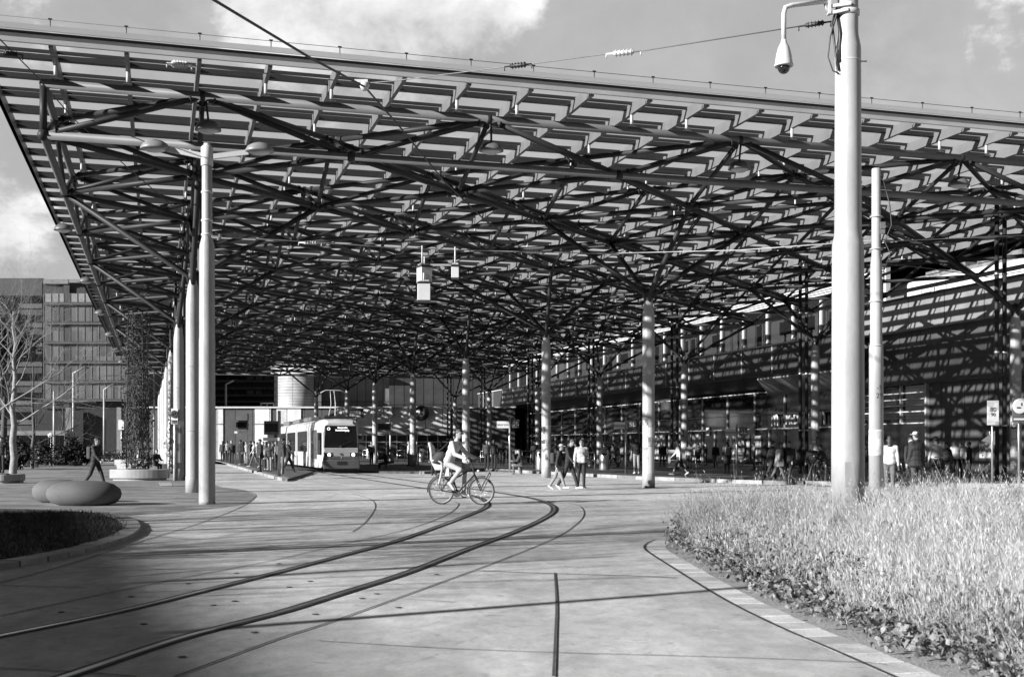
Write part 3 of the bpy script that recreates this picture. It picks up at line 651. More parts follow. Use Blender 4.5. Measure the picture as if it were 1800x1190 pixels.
for n, (px, py) in enumerate(((741, 812), (950, 826), (648, 806), (1062, 826))):
    c = G(px, py, .11); t = empty('litter_bin', c, 0, ['round steel bin right of the fourth middle column','round steel bin left of the second middle column','small steel bin by the far railing','small bin behind the trio of walkers'][n], 'bin', 'steel bins on the platform')
    q = MB(); q.lathe((0,0,0), [(.26,0),(.27,.04),(.27,1.05),(.2,1.15),(0,1.16)], 20); q.build('bin_body', M_chrome, t); q = MB(); q.box((0,-.25,.9), (.26,.06,.1)); q.build('slot', M_black, t)

# creeper tower
tc_ = at(242, 62, HZ); ct = empty('climbing_plant', (tc_.x, 62, 0), 0, 'tall bare creeper on a slim trellis tower near the left columns', 'plant')
q = MB()
for x, y in ((-.45,-.45),(.45,-.45),(.45,.45),(-.45,.45)): q.tube((x,y,0),(x*.8,y*.8,8.6), .03, n=6)
for k in range(18):
    z = .4+k*.46; s = .45-.005*k
    q.tube((-s,-s,z),(s,-s,z),.012,n=4); q.tube((s,-s,z),(s,s,z),.012,n=4); q.tube((-s,-s,z),(-s,s,z),.012,n=4); q.tube((-s,s,z),(s,s,z),.012,n=4)
q.build('trellis', M_steel, ct)
q = MB(); rs = random.Random(3)
for k in range(90):
    a = rs.uniform(0, 6.28); z = rs.uniform(0,3); p = [Vector((math.cos(a)*.5, math.sin(a)*.5, z))]
    while p[-1].z < rs.uniform(4, 9.0) and len(p) < 16:
        a += rs.uniform(-.6,.6); z += rs.uniform(.25,.7); rr = rs.uniform(.3,.62); p.append(Vector((math.cos(a)*rr, math.sin(a)*rr, z)))
    q.path(p, [.02*(1-.8*i/len(p)) for i in range(len(p))], 4, False)
q.build('stem', M_barkd, ct)
q = MB()
for k in range(5200):
    z = rs.random()**.8*8.3; a = rs.uniform(0, 6.28); rr = rs.uniform(.25,.85)*(1 if z < 5 else .8); c = Vector((math.cos(a)*rr, math.sin(a)*rr, z)); s = rs.uniform(.03,.07)
    d1 = Vector((rs.gauss(0,1),rs.gauss(0,1),rs.gauss(0,1))).normalized()*s; d2 = d1.cross(Vector((rs.gauss(0,1),rs.gauss(0,1),rs.gauss(0,1)))).normalized()*s*.7
    q.add([c-d1, c+d2, c+d1, c-d2], [(0,1,2,3)])
q.build('foliage', mat('creeper_leaf', .06, .7, 0, .6, 8), ct)

# trees
def bare_tree(name, base, h, spread, seed, label, mtrunk, levels=5, group=None, lean=(0,0), tr=.16, first_branch=.22, nb=15):
    t = empty(name, base, 0, label, 'tree', group); rs = random.Random(seed); tw = MB(); tk = MB()
    def grow(p, d, ln, r, lv, mbx):
        n = 5; pts = [p]; rr = [r]
        for k in range(n):
            d = (d+Vector((rs.gauss(0,.13), rs.gauss(0,.13), rs.gauss(.03,.07)))).normalized(); pts.append(pts[-1]+d*(ln/n)); rr.append(r*(1-.55*(k+1)/n))
        mbx.path(pts, rr, 6 if lv < 2 else 4, False)
        if lv < levels:
            m = 4 if lv < 3 else 4
            for k in range(m):
                f = rs.uniform(.35, 1.0); i = min(int(f*n), n-1); q = pts[i].lerp(pts[i+1], f*n-i) if i < n else pts[-1]
                a = rs.uniform(0, 6.28); side = d.orthogonal().normalized(); side = Matrix.Rotation(a, 3, d)@side
                nd = (d*.75+side*rs.uniform(.5,1.0)+Vector((0,0,.12))).normalized(); grow(q, nd, ln*rs.uniform(.5,.78), rr[i]*.52, lv+1, tw)
    # trunk
    n = 10; pts = []; 
    for k in range(n+1): pts.append(Vector((lean[0]*k/n+rs.gauss(0,.04), lean[1]*k/n+rs.gauss(0,.04), h*.8*k/n)))
    tk.path(pts, [tr*(1-.75*k/n) for k in range(n+1)], 12, False); tk.build('trunk', mtrunk, t)
    for k in range(nb):
        f = first_branch+(1-first_branch)*k/nb; i = min(int(f*n), n-1); q = pts[i].lerp(pts[i+1], f*n-i); a = k*2.4+rs.uniform(-.4,.4)
        d = Vector((math.cos(a), math.sin(a), .35+.9*f)).normalized(); grow(q, d, spread*(1.1-.6*f), tr*(1-.75*f)*.32, 1, tw)
    tw.build('crown', mtrunk, t); return t
bare_tree('bare_tree', at(24, 62, HZ)*Vector((1,1,0)) if False else (at(24,62,HZ).x, 62, 0), 10.6, 4.6, 11, 'pale barked leafless tree at the left edge', M_bark, 5, tr=.2, first_branch=.3)
bare_tree('bare_tree', (at(58,78,HZ).x, 78, 0), 8.5, 3.6, 5, 'dark leafless tree behind the pale barked one', M_barkd, 4, tr=.14)
bare_tree('bare_tree', (at(-60,52,HZ).x, 52, 0), 9.5, 5.0, 15, 'leafless tree reaching in from beyond the left edge', M_bark, 4, tr=.16)
bare_tree('bare_tree', (at(110,112,HZ).x, 112, 0), 7.5, 3.4, 8, 'small leafless tree in front of the dark office entrance', M_barkd, 4, tr=.13)
def leafy(name, c, r, n, size, m, label, cat, trunk=None, seed=1, flat=1.0):
    t = empty(name, (c[0], c[1], 0), 0, label, cat); rs = random.Random(seed); q = MB(); clumps = [(Vector((rs.gauss(0,.42)*r[0], rs.gauss(0,.42)*r[1], c[2]+rs.gauss(0,.38)*r[2])), rs.uniform(.18,.42)) for _ in range(26)]
    for k in range(n):
        cc3, rad = rs.choice(clumps); rad *= min(r); p = cc3+Vector((rs.gauss(0,.6), rs.gauss(0,.6), rs.gauss(0,.6)))*rad
        if p.z < .05: p.z = rs.uniform(.05,.4)
        s = size*rs.uniform(.6,1.4); d1 = Vector((rs.gauss(0,1),rs.gauss(0,1),rs.gauss(0,1))).normalized()*s; d2 = d1.cross(Vector((rs.gauss(0,1),rs.gauss(0,1),rs.gauss(0,1)))).normalized()*s*.6
        q.add([p-d1, p+d2, p+d1, p-d2], [(0,1,2,3)])
    q.build('crown' if cat == 'tree' else 'foliage', m, t)
    if trunk:
        q = MB(); q.path([(0,0,0),(.1,0,c[2]*.5),(0,.1,c[2])], [trunk,trunk*.8,trunk*.4], 10)
        for k in range(8): a = k*.8; q.path([(0,0,c[2]*.5),(math.cos(a)*r[0]*.5, math.sin(a)*r[1]*.5, c[2]+.2*k-.5)], [trunk*.4,.03], 6)
        q.build('trunk', M_barkd, t)
e = at(6, 92, 600); leafy('evergreen_tree', (e.x, 92, e.z), (2.6,2.6,2.2), 9000, .16, M_leafd, 'dark evergreen tree crowding the left edge', 'tree', .25, 4)
for n, (px, Y, w, hh) in enumerate(((70, 88, 6.5, 1.7), (128, 92, 4.5, 1.5), (10, 74, 3.5, 1.3))):
    e = at(px, Y, HZ); leafy('hedge', (e.x, Y, hh*.5), (w*.55, 1.2, hh*.7), 6000, .09, mat('hedge_leaf', .014, .8, 0, .4), ['broad dark hedge behind the seated person','low dark hedge left of the parked bicycles','small dark shrub at the foot of the pale tree'][n], 'hedge', seed=20+n)

# lamp posts and sign posts in the distance
def post(px, Y, pyt, r, label, arm=None, name='lamp_post', plates=(), m=M_polew, cat='lamp post', group=None, disp=None, z0=0):
    a = at(px, Y, pyt); t = empty(name, (a.x, Y, z0), 0, label, cat, group)
    q = MB(); q.tube((0,0,0), (0,0,a.z-z0), r, r*.8, n=12); q.build('pole', m, t)
    if arm:
        q = MB(); q.path([(0,0,a.z-z0-.05),(arm*.3,0,a.z+.1-z0),(arm,0,a.z+.45-z0)], r*.6, 8); q.build('lamp_arm', m, t); q = MB(); q.ell((arm*1.25,0,a.z+.48-z0), (abs(arm)*.35,.12,.09)); q.build('lamp_head', M_dark, t)
    return t
post(129, 118, 655, .13, 'tall lamp post with angled head before the office building', 1.0)
post(183, 120, 684, .12, 'second lamp post right of the angled-head one', .8)
post(95, 110, 687, .12, 'thin pale post between the pale tree and the lamp posts')
post(59, 104, 735, .1, 'short pale post behind the dark hedge')
post(271, 96, 652, .09, 'slim grey post right of the creeper tower')
post(397, 150, 675, .16, 'far lamp post above the tram stop wall', 1.0)
post(790, 60, 684, .1, 'dark post right of the round wall sign', m=M_dark) if False else None
def signpost(px, py, pyt, plate, label, dark=False, txt=None, z0=.11, icon=True):
    g = G(px, py, z0); top = at(px, g.y, pyt).z; t = empty('sign_post', g, 0, label, 'sign', 'stop name posts')
    q = MB(); q.tube((0,0,0),(0,0,top-z0), .05, .05, n=10); q.build('pole', M_chrome, t)
    w = plate*g.y/F
    q = MB(); q.box((-w/2-.05,0,top-z0-.45), (w,.05,.26*g.y/45)); pl_ = q.build('name_plate', M_white, t)
    if txt: text(txt, .15*g.y/45, (-w/2-.05,-.03,top-z0-.45), pl_, M_dark, ext=.002)
    q = MB(); q.box((.3,0,top-z0-.4), (.36,.06,.42)); p2 = q.build('line_plate', mat('plate_grey', .1, .5), t)
    text('5', .3, (.24,-.035,top-z0-.4), p2, M_light, ext=.002); text('L', .3, (.4,-.035,top-z0-.4), p2, M_light, ext=.002)
signpost(896, 830, 731, 21, 'stop name post standing left of the second column', txt='Praterstern')
signpost(1100, 832, 732, 19, 'stop name post left of the nearest middle column', txt='Praterstern')
signpost(1295, 835, 743, 18, 'stop name post near the burger shop window', txt='Praterstern')
def display(px, py, pyt, w, label):
    g = G(px, py, .1); k = g.y/F; top = at(px, g.y, pyt).z-.1; t = empty('departure_board', g, 0, label, 'sign', 'departure boards')
    q = MB(); q.tube((0,0,0),(0,0,top), .07, n=10); q.build('pole', M_light, t)
    q = MB(); q.box((-w*k/2,0,top-.75), (w*k,.25,.6)); b = q.build('board', mat('board_grey', .09, .4), t)
    q = MB(); q.box((-w*k/2,-.13,top-.75), (w*k*.86,.02,.36)); q.build('screen', M_darkglass, b)
    q = MB(); q.box((-w*k/2,0,top-1.25), (w*k*1.1,.3,.14)); q.build('light_strip', M_white, t)
display(436, 820, 727, 22, 'small departure board left of the waiting crowd'); display(491, 838, 722, 26, 'larger departure board beside the tram')
display(686, 812, 735, 22, 'departure board behind the fifth column')
# round traffic sign, small signs left
def plate_sign(px, Y, y0, y1, w, label, round_=False, txt=None, m=M_white, postm=True, ptop=None):
    a = at(px, Y, y0); b = at(px, Y, y1); k = Y/F; t = empty('street_sign', (a.x, Y, 0), 0, label, 'sign')
    if postm: q = MB(); q.tube((0,.05,0),(0,.05,a.z), .035, n=8); q.build('pole', M_chrome, t)
    h = a.z-b.z; zc = (a.z+b.z)/2; q = MB()
    if round_: q.lathe((0,-.02,zc), [(0,0),(h/2,0),(h/2,.03),(0,.03)], 20, ax=(0,-1,0))
    else: q.box((0,-.02,zc), (w*k,.03,h))
    p = q.build('plate', m, t)
    if txt:
        for i, (s, sz, dz) in enumerate(txt): text(s, sz*h, (0,-.045,zc+dz*h), p, M_dark, ext=.002)
    return t
plate_sign(89, 100, 760.5, 770, 9, 'round white sign behind the hedge', True)
plate_sign(213, 108, 738, 755, 10, 'pale rectangular direction sign before the office building')
t = plate_sign(307, 50, 718, 745, 12, 'white prohibition plate on a left column, with a round symbol', False, None)
a = at(307, 50, 728)
q = MB(); q.lathe((0,-.06,a.z), [(.13,0),(.16,0),(.16,.01),(.13,.01)], 20, ax=(0,-1,0)); q.beam((-.1,-.07,a.z+.1),(.1,-.07,a.z-.1),.03,.01,(0,-1,0)); q.box((-.02,-.065,a.z-.01),(.12,.01,.06)); q.box((.05,-.065,a.z+.03),(.04,.01,.09)); q.box((0,-.06,a.z-.28),(.24,.01,.05)); q.box((0,-.06,a.z-.35),(.24,.01,.04)); q.build('symbol', M_dark, t)
t = plate_sign(1745, 41, 704, 747, 20, 'poster board with numbers fixed on a slim pipe at the right', False, [('80', .26, .12), ('90', .2, -.08)], patchmat('board_print', .45, .75, 4))
t = plate_sign(1792, 38.5, 699, 742, 26, 'dark sign with a round no smoking symbol at the right edge', False, None, mat('sign_dark', .12, .5))
a = at(1792, 38.5, 714); q = MB(); q.lathe((0,-.06,a.z), [(.19,0),(.25,0),(.25,.01),(.19,.01)], 24, ax=(0,-1,0)); q.beam((-.14,-.07,a.z+.14),(.14,-.07,a.z-.14),.035,.01,(0,-1,0)); q.box((-.02,-.065,a.z-.05),(.18,.01,.05)); q.box((.05,-.065,a.z+.06),(.05,.01,.1)); q.box((0,-.06,a.z-.42),(.42,.01,.06)); q.build('symbol', M_light, t)
t = plate_sign(1739, 42, 758, 778, 1, 'small white arrow shaped sign on a slim pipe', False); t.children[1].data.clear_geometry()
q = MB(); a = at(1739, 42, 767); q.slab([(-.3,-.2),(.18,.15),(.18,-.35)], 0, .02); mesh = t.children[1].data
mesh.from_pydata([(v[0], -.03-v[2], a.z+v[1]+.05) for v in q.v], [], [f for f in q.f])
# sandwich board
g = G(1184, 826, .11); t = empty('sandwich_board', g, .1, 'white sandwich board with bold black lettering by the platform', 'sign')
q = MB(); q.hexa([(-.28,-.2,.15),(.28,-.2,.15),(.28,-.17,.15),(-.28,-.17,.15),(-.28,-.02,1.15),(.28,-.02,1.15),(.28,.01,1.15),(-.28,.01,1.15)]); q.build('front_panel', M_white, t)
q = MB(); q.hexa([(-.28,.2,.15),(.28,.2,.15),(.28,.23,.15),(-.28,.23,.15),(-.28,.02,1.15),(.28,.02,1.15),(.28,.05,1.15),(-.28,.05,1.15)]); q.build('back_panel', M_white, t)
q = MB()
for x in (-.26,.26): q.tube((x,-.2,0),(x,-.17,.2),.02); q.tube((x,.24,0),(x,.2,.2),.02)
q.build('legs' if False else 'leg', M_dark, t)
for s, z in (('REI', .86), ('KAU', .66), ('POT', .46)): text(s, .21, (-.02,-.225+.18*(z-.15),z), t, M_dark, ext=.003, bold=.012, rx=PI/2-.17, shear=.2)

# railings on the platform
def railing(pts, label, h=1.0):
    t = empty('railing', pts[0], 0, label, 'railing', 'platform railings'); o = Vector(pts[0]); q = MB()
    for p in pts: q.tube(Vector(p)-o, Vector(p)-o+Vector((0,0,h)), .03, n=8)
    q.build('uprights', M_chrome, t); q = MB()
    for z in (h, h*.55):
        q.path([Vector(p)-o+Vector((0,0,z)) for p in pts], .025, 8)
    q.build('rails', M_chrome, t)
railing([G(x, 816, .11) for x in (845, 858, 873, 890)], 'railing left of the left stop name post'); railing([G(x, 815, .11) for x in (900, 918, 933, 947)], 'railing right of the left stop name post')
railing([G(x, 810, .11) for x in (638, 650, 664)], 'railing just right of the tram'); railing([G(x, 811, .11) for x in (698, 711, 724, 736)], 'railing left of the fourth column bin')
railing([G(x, 826, .11) for x in (980, 1000, 1020, 1045)], 'railing behind the three walkers')

# ---------------------------------------------------------------- tram
tr = empty('tram', TF, TH, 'low floor tram facing us at the stop, headlights on', 'tram')
# local: x across, y back, z up
def section(y, w, zb, zt, r=.25, slope=0):
    pts = []
    for (x, z) in ((-w, zb), (w, zb), (w, zb+.5), (w, zt-.55), (w*.93, zt-.18), (w*.7, zt-.03), (0, zt), (-w*.7, zt-.03), (-w*.93, zt-.18), (-w, zt-.55), (-w, zb+.5)): pts.append((x, y+(z*slope if slope else 0), z))
    return pts
def loft(secs, mbx, caps=True):
    n = len(secs[0]); vs = [p for s in secs for p in s]; fs = []
    for k in range(len(secs)-1):
        for i in range(n):
            j_ = (i+1) % n; fs.append((k*n+i, (k+1)*n+i, (k+1)*n+j_, k*n+j_))
    if caps: fs.append(tuple(range(n))); fs.append(tuple((len(secs)-1)*n+i for i in range(n))[::-1])
    mbx.add(vs, fs)
HW = 1.05; ZT = 2.95
q = MB(); loft([section(0, .93, .55, ZT-.25, slope=.06), section(.35, .98, .32, ZT-.08, slope=.02), section(1.2, HW, .3, ZT), section(5.6, HW, .3, ZT)], q)
tram_white = mat('tram_white', .72, .3, 0, .04, 3); tram_red = mat('tram_dark_paint', .13, .35, 0, .1, 3); tram_grey = mat('tram_light_paint', .5, .3, 0, .04)
q.build('body', tram_white, tr)
for s in range(3):
    y0 = 5.9+s*6.2; q = MB(); loft([section(y0, HW, .3, ZT), section(y0+5.9, HW, .3, ZT)], q); sec = q.build('carriage_section', tram_white, tr)
    q = MB(); q.box((-HW-.004, y0+2.9, 1.75), (.02, 5.0, 1.2)); q.box((-HW-.006, y0+1.6, 1.25), (.025, 1.2, 1.9)); q.build('window', M_darkglass, sec)
    q = MB(); loft([section(y0-.3, HW-.1, .4, ZT-.12), section(y0, HW-.1, .4, ZT-.12)], q); q.build('gangway', M_dark, tr)
    q = MB(); q.box((0, y0+3, ZT+.12), (1.5, 3.6, .25)); q.build('roof_unit', mat('roof_unit', .2, .5), sec, bevel=.05)
q = MB(); q.hexa([(-.9,.03,1.36),(.9,.03,1.36),(.9,.12,1.36),(-.9,.12,1.36),(-.83,.112,2.56),(.83,.112,2.56),(.83,.2,2.56),(-.83,.2,2.56)])
for v_ in range(len(q.v)): q.v[v_] = (q.v[v_][0], q.v[v_][1]-.03, q.v[v_][2])
ws = q.build('windscreen', M_darkglass, tr, bevel=.03)
lit = emis('display_light', .6, .6)
text('O', .22, (-.66,.02,2.38), ws, lit, ext=.004, bold=.006); text('Raxstraße', .13, (.08,.02,2.45), ws, lit, ext=.004, bold=.004); text('Rudolfshügelg.', .13, (.08,.02,2.31), ws, lit, ext=.004, bold=.004)
q = MB(); q.box((0,.0,1.12), (1.84,.1,.5)); q.build('front_panel', tram_grey, tr, bevel=.03)
q = MB(); q.box((0,-.02,.84), (1.9,.1,.2)); q.box((0,-.1,.5), (1.96,.34,.5)); q.build('bumper', tram_red, tr, bevel=.05)
q = MB(); q.box((0,-.28,.56), (.5,.02,.18)); q.build('coupler_flap', M_black, tr)
q = MB(); q.box((0,.2,.16), (1.8,.5,.2)); q.build('underbody', M_black, tr)
for x in (-.68,.68):
    q = MB(); q.box((x,-.055,1.0), (.42,.03,.22)); hl = q.build('headlight_housing', M_black, tr, bevel=.02)
    q = MB(); q.lathe((x*.95,-.075,1.0), [(0,0),(.085,0),(.085,.02),(0,.02)], 16, ax=(0,-1,0)); q.build('headlight', emis('headlamp', .6, 2.5), tr)
text('4', .17, (0,-.08,.84), tr, M_light, ext=.003)
q = MB(); q.slab([(-.1,0),(0,.07),(.1,0),(0,-.07)], 0, .01); e_ = q.build('crest', tram_red, tr); e_.rotation_euler = (PI/2,0,0); e_.location = (0,-.06,1.03)
q = MB(); q.beam((-.2,-.03,1.44),(.55,-.0,1.72),.025,.02,(0,-1,0)); q.beam((.0,-.03,1.44),(-.62,0,1.5),.02,.02,(0,-1,0)); q.ell((0,-.03,1.42),(.08,.04,.05)); q.build('wiper', M_dark, tr)
q = MB(); q.box((-HW-.005,3.1,1.55), (.02,2.4,1.6)); q.box((-HW-.008,1.0,1.6), (.02,1.3,1.2)); q.build('side_window', M_darkglass, tr)
q = MB()
for y in (2.5, 3.1, 3.7): q.box((-HW-.02,y,1.3), (.02,.04,2.0))
q.build('door_frame', tram_white, tr)
q = MB(); q.box((-HW-.12,-.02,1.95), (.1,.05,.35)); q.box((HW+.12,-.02,1.95), (.1,.05,.35)); q.build('mirror', M_dark, tr)
q = MB(); q.box((0,3.0,ZT+.1), (1.3,2.2,.12)); q.box((.3,2.2,ZT+.2), (.5,.5,.12)); q.build('roof_equipment', M_dark, tr)
q = MB(); q.path([(0,2.2,ZT+.2),(.15,3.1,ZT+.85),(-.05,2.3,ZT+1.55)], .03, 6); q.path([(-.35,2.2,ZT+.2),(-.1,3.1,ZT+.85),(-.25,2.3,ZT+1.55)], .02, 6); q.path([(-.8,2.3,ZT+1.45),(-.5,2.3,ZT+1.6),(.3,2.3,ZT+1.6),(.6,2.3,ZT+1.45)], .022, 6); q.build('pantograph', M_light, tr)

# ---------------------------------------------------------------- buildings at the back
def bld(name, label, cat='building'): return empty(name, (0,0,0), 0, label, cat)
def px_box(mbx, px0, px1, Y, py_t, py_b, depth, slope=0):
    a = at(px0, Y, py_t); b = at(px1, Y+slope, py_t); c = at(px0, Y, py_b); zt, zb = a.z, max(c.z, -.05)
    mbx.hexa([(a.x,Y,zb),(b.x,Y+slope,zb),(b.x,Y+slope+depth,zb),(a.x,Y+depth,zb),(a.x,Y,zt),(b.x,Y+slope,zt),(b.x,Y+slope+depth,zt),(a.x,Y+depth,zt)])
B1 = bld('station_hall', 'low panelled station hall with big letters behind the tram')
YB = 134
pan_l = panel_mat('panel_light', .78, .12, 1.95, .035, .5); pan_d = panel_mat('panel_dark', .1, .1, 1.95, .035, .4)
q = MB(); px_box(q, 222, 905, YB, 716.5, 820, 14); q.build('wall', pan_d, B1)
for a, b, y0, y1 in ((381,392,718,745),(448,476,718,745),(486,529,718,745),(592,792,718,752),(381,392,746.5,812),(448,470,746.5,812)):
    q = MB(); px_box(q, a, b, YB-.12, y0, y1, .1); q.build('light_panel', pan_l, B1)
q = MB(); px_box(q, 222, 907, YB-.3, 714.5, 717.3, 15); q.build('parapet', M_light, B1)
for a_ in ((612, 790, YB-.25, 767, 812, .1), (470, 482, YB-.2, 756, 800, .1), (300, 340, YB-.1, 740, 812, .05)):
    q = MB(); px_box(q, *a_); q.build('entrance', M_black, B1)
q = MB(); px_box(q, 612, 792, YB-1.2, 753, 765, 1.0); q.build('entrance_canopy', mat('soffit_grey', .3, .5), B1)
q = MB()
for x in range(625, 790, 18): px_box(q, x, x+1.2, YB-.4, 764, 812, .1)
px_box(q, 612, 790, YB-.4, 776, 777.5, .1); q.build('entrance_frame', M_chrome, B1)
let = empty('station_letters', (0,0,0), 0, 'large rounded railway letters mounted on the pale hall wall', 'sign')
def oring(mbx, c, r1, r2, a0=0, a1=360, th=.3, sy=1.0, n=28):
    vs = []; fs = []
    for k in range(n+1):
        a = R(a0+(a1-a0)*k/n)
        for rr in (r1, r2):
            for y in (0, th): vs.append((c[0]+math.cos(a)*rr, c[1]-y, c[2]+math.sin(a)*rr*sy))
    for k in range(n):
        o = k*4; fs += [(o,o+4,o+6,o+2),(o+1,o+3,o+7,o+5),(o+2,o+6,o+7,o+3),(o,o+1,o+5,o+4)]
    fs += [(0,2,3,1),(n*4,n*4+1,n*4+3,n*4+2)]
    mbx.add(vs, fs)
c = at(656, YB-.5, 727); q = MB(); oring(q, c, .33, .62, 0, 360); q.box((c.x-.05,c.y-.15,c.z+.75), (.9,.3,.16)) if False else None; q.build('letter', M_light, let)
text('BB', 1.75, at(675, YB-.6, 727), let, mat('sign_letter', .55, .5), 'letter', ext=.12, bold=.07)
us = empty('round_sign', at(741, YB-.4, 726), 0, 'dark round sign with a pale U on the hall wall', 'sign')
q = MB(); q.lathe((0,0,0), [(0,0),(.85,0),(.85,.15),(0,.15)], 28, ax=(0,-1,0)); q.build('disc', mat('disc_dark', .04, .4), us); text('U', 1.1, (0,-.2,0), us, M_light, ext=.03, bold=.05)
q = MB(); a = at(620, YB-1.2, 727)
sb = empty('light_box_sign', a, 0, 'pale light box sign left of the big letters', 'sign'); q.box((0,0,0), (2.4,.5,1.0)); q.build('casing', M_dark, sb); q = MB(); q.box((-.1,-.26,0), (2.0,.03,.7)); q.build('face', M_light, sb)
# upper dark building, cylinder, office
B2 = bld('clad_building', 'dark panelled block above the station hall')
q = MB(); px_box(q, 545, 684, 152, 600, 816, 20); q.build('grey_wall', panel_mat('cladding_mid', .16, .1, 1.1, .05, .4, hgt=3.6), B2)
q = MB(); px_box(q, 684, 960, 151.5, 600, 816, 20); q.build('dark_wall', panel_mat('cladding_dark', .06, .15, 1.25, .06, .3, hgt=3.4), B2)
q = MB(); px_box(q, 570, 684, 150, 660, 662.5, 2); q.build('roof_edge', M_light, B2)
B3 = empty('round_tower', (at(515,146,HZ).x, 148, 0), 0, 'pale ribbed cylindrical stair tower behind the hall', 'tower')
q = MB(); q.lathe((0,0,0), [(2.2,0),(2.2,10.2)], 40); q.build('drum', panel_mat('ribbed_white', .5, .06, 60, .02, .5, hgt=.35), B3)
q = MB(); q.lathe((0,0,10.2), [(2.3,0),(2.3,.25),(0,.25)], 40); q.build('cap', M_light, B3)
q = MB(); q.box((-.2,.8,11.6), (5.6,3,2.4)); q.build('plant_room', M_light, B3)
B4 = bld('balcony_building', 'dark balcony building left of the round tower')
q = MB(); px_box(q, 372, 482, 168, 560, 812, 18); q.build('wall', mat('facade_dark', .04, .5, 0, .3), B4)
for k, py in enumerate((655, 668, 680.5, 693, 704)):
    q = MB(); px_box(q, 372, 482, 166.5, py, py+3.5, 1.5); q.build('balcony_slab', mat('slab_grey', .3 if k else .16, .6), B4)
q = MB()
for x in range(386, 480, 16): px_box(q, x, x+11, 167.9, 681+3.5, 692.5, .2); px_box(q, x, x+11, 167.9, 662, 667, .2)
q.build('window', M_darkglass, B4)
q = MB(); px_box(q, 458, 481, 150, 708, 709.5, .1); px_box(q, 458, 459, 150, 709, 716, .1); px_box(q, 480, 481, 150, 709, 716, .1); px_box(q, 469, 470, 150, 709, 716, .1); q.build('roof_railing', M_light, B4)
# glass office
B5 = bld('office_building', 'glass office block with dark ground floor on the left')
YO = 142
q = MB(); px_box(q, 76, 262, YO, 497, 718, 25, 1); q.build('core', mat('office_core', .05, .5), B5)
gl = bpy.data.materials.new('office_glass'); gl.use_nodes = True; n_ = gl.node_tree.nodes; l_ = gl.node_tree.links; pb = n_['Principled BSDF']; pb.inputs['Roughness'].default_value = .18; pb.inputs['Specular IOR Level'].default_value = 1.0
tcn = n_.new('ShaderNodeTexCoord'); s_ = n_.new('ShaderNodeSeparateXYZ'); l_.new(tcn.outputs['Object'], s_.inputs[0]); cbn = n_.new('ShaderNodeCombineXYZ'); l_.new(s_.outputs[0], cbn.inputs[0]); l_.new(s_.outputs[2], cbn.inputs[1])
vr = n_.new('ShaderNodeTexBrick'); vr.offset = 0; vr.inputs['Brick Width'].default_value = .855; vr.inputs['Row Height'].default_value = 3.05; vr.inputs['Mortar Size'].default_value = .0; vr.inputs['Scale'].default_value = 1
vr.inputs['Color1'].default_value = (.075,)*3+(1,); vr.inputs['Color2'].default_value = (.14,)*3+(1,); l_.new(cbn.outputs[0], vr.inputs['Vector']); l_.new(vr.outputs['Color'], pb.inputs['Base Color'])
rows = [(516, 531, 'balcony_panel'), (535, 565, 'window'), (569, 600, 'window'), (603, 634, 'window'), (638, 668, 'window'), (672, 701, 'window')]
for y0, y1, nm in rows:
    for x0, x1 in ((77, 112), (123, 262)):
        q = MB(); px_box(q, x0, x1, YO-.15, y0, y1, .1); w_ = q.build(nm, gl if nm == 'window' else mat('panel_office', .25, .5, 0, .2), B5)
        q = MB()
        for x in np.arange(x0, x1+1, 12.6): px_box(q, x-.4, x+.4, YO-.22, y0, y1, .08)
        q.build('mullion', mat('mullion_grey', .22, .5), w_)
for y in (533, 567.5, 601.5, 636, 670, 702.5):
    q = MB(); px_box(q, 76, 262, YO-.5, y-1.8, y+1.8, .5); q.build('floor_band', mat('band_dark', .04, .5), B5); q = MB(); px_box(q, 76, 262, YO-.6, y+1.8, y+2.4, .6); q.build('ledge', M_raft, B5)
q = MB(); px_box(q, 112, 122, YO-.1, 500, 715, .1); q.build('shaft_panel', M_dark, B5)
q = MB(); px_box(q, 60, 262, YO+.5, 700, 812, 24); q.build('ground_floor', mat('office_base', .02, .4, 0, .3), B5)
for a_ in ((115, 125), (205, 213)):
    q = MB(); px_box(q, *a_, YO-1.5, 716, 806, 1.2); q.build('pillar', mat('pillar_grey', .2, .6), B5)
q = MB(); px_box(q, 76, 120, YO-.3, 491, 499, 5); px_box(q, 121, 262, YO-.3, 491, 497, 5); q.build('roof_slab', mat('roof_slab', .2, .5), B5)
q = MB(); px_box(q, 125, 200, YO, 470, 492, 12); q.build('roof_house', M_dark, B5) if False else None
B6 = bld('office_building', 'darker office wing cut by the left picture edge')
q = MB(); px_box(q, -120, 74, YO+1, 489, 812, 20); q.build('wall', mat('wing_wall', .035, .5, 0, .3), B6)
for y in range(520, 760, 34):
    q = MB(); px_box(q, -120, 74, YO+.9, y, y+13, .1); q.build('window', M_darkglass, B6); q = MB(); px_box(q, -120, 74, YO+.8, y+14, y+22, .2); q.build('parapet_band', mat('wing_band', .08, .5, 0, .2), B6)
# bus behind the hedge
e = at(60, 112, HZ); bus = empty('bus', (e.x-1, 112, 0), .05, 'pale bus with dark windows half hidden by the hedge', 'bus')
q = MB(); q.box((0,0,1.6), (9.0,2.4,2.7)); q.build('body', mat('bus_paint', .22, .4), bus, bevel=.3); q = MB(); q.box((0,-1.21,1.9), (8.2,.04,1.2)); q.build('window', M_darkglass, bus)
q = MB(); 
for x in (-2.8, 2.6): q.lathe((x,-1.1,.45), [(0,0),(.45,0),(.45,.2),(0,.2)], 20, ax=(0,-1,0))
q.build('wheel', M_tire, bus)

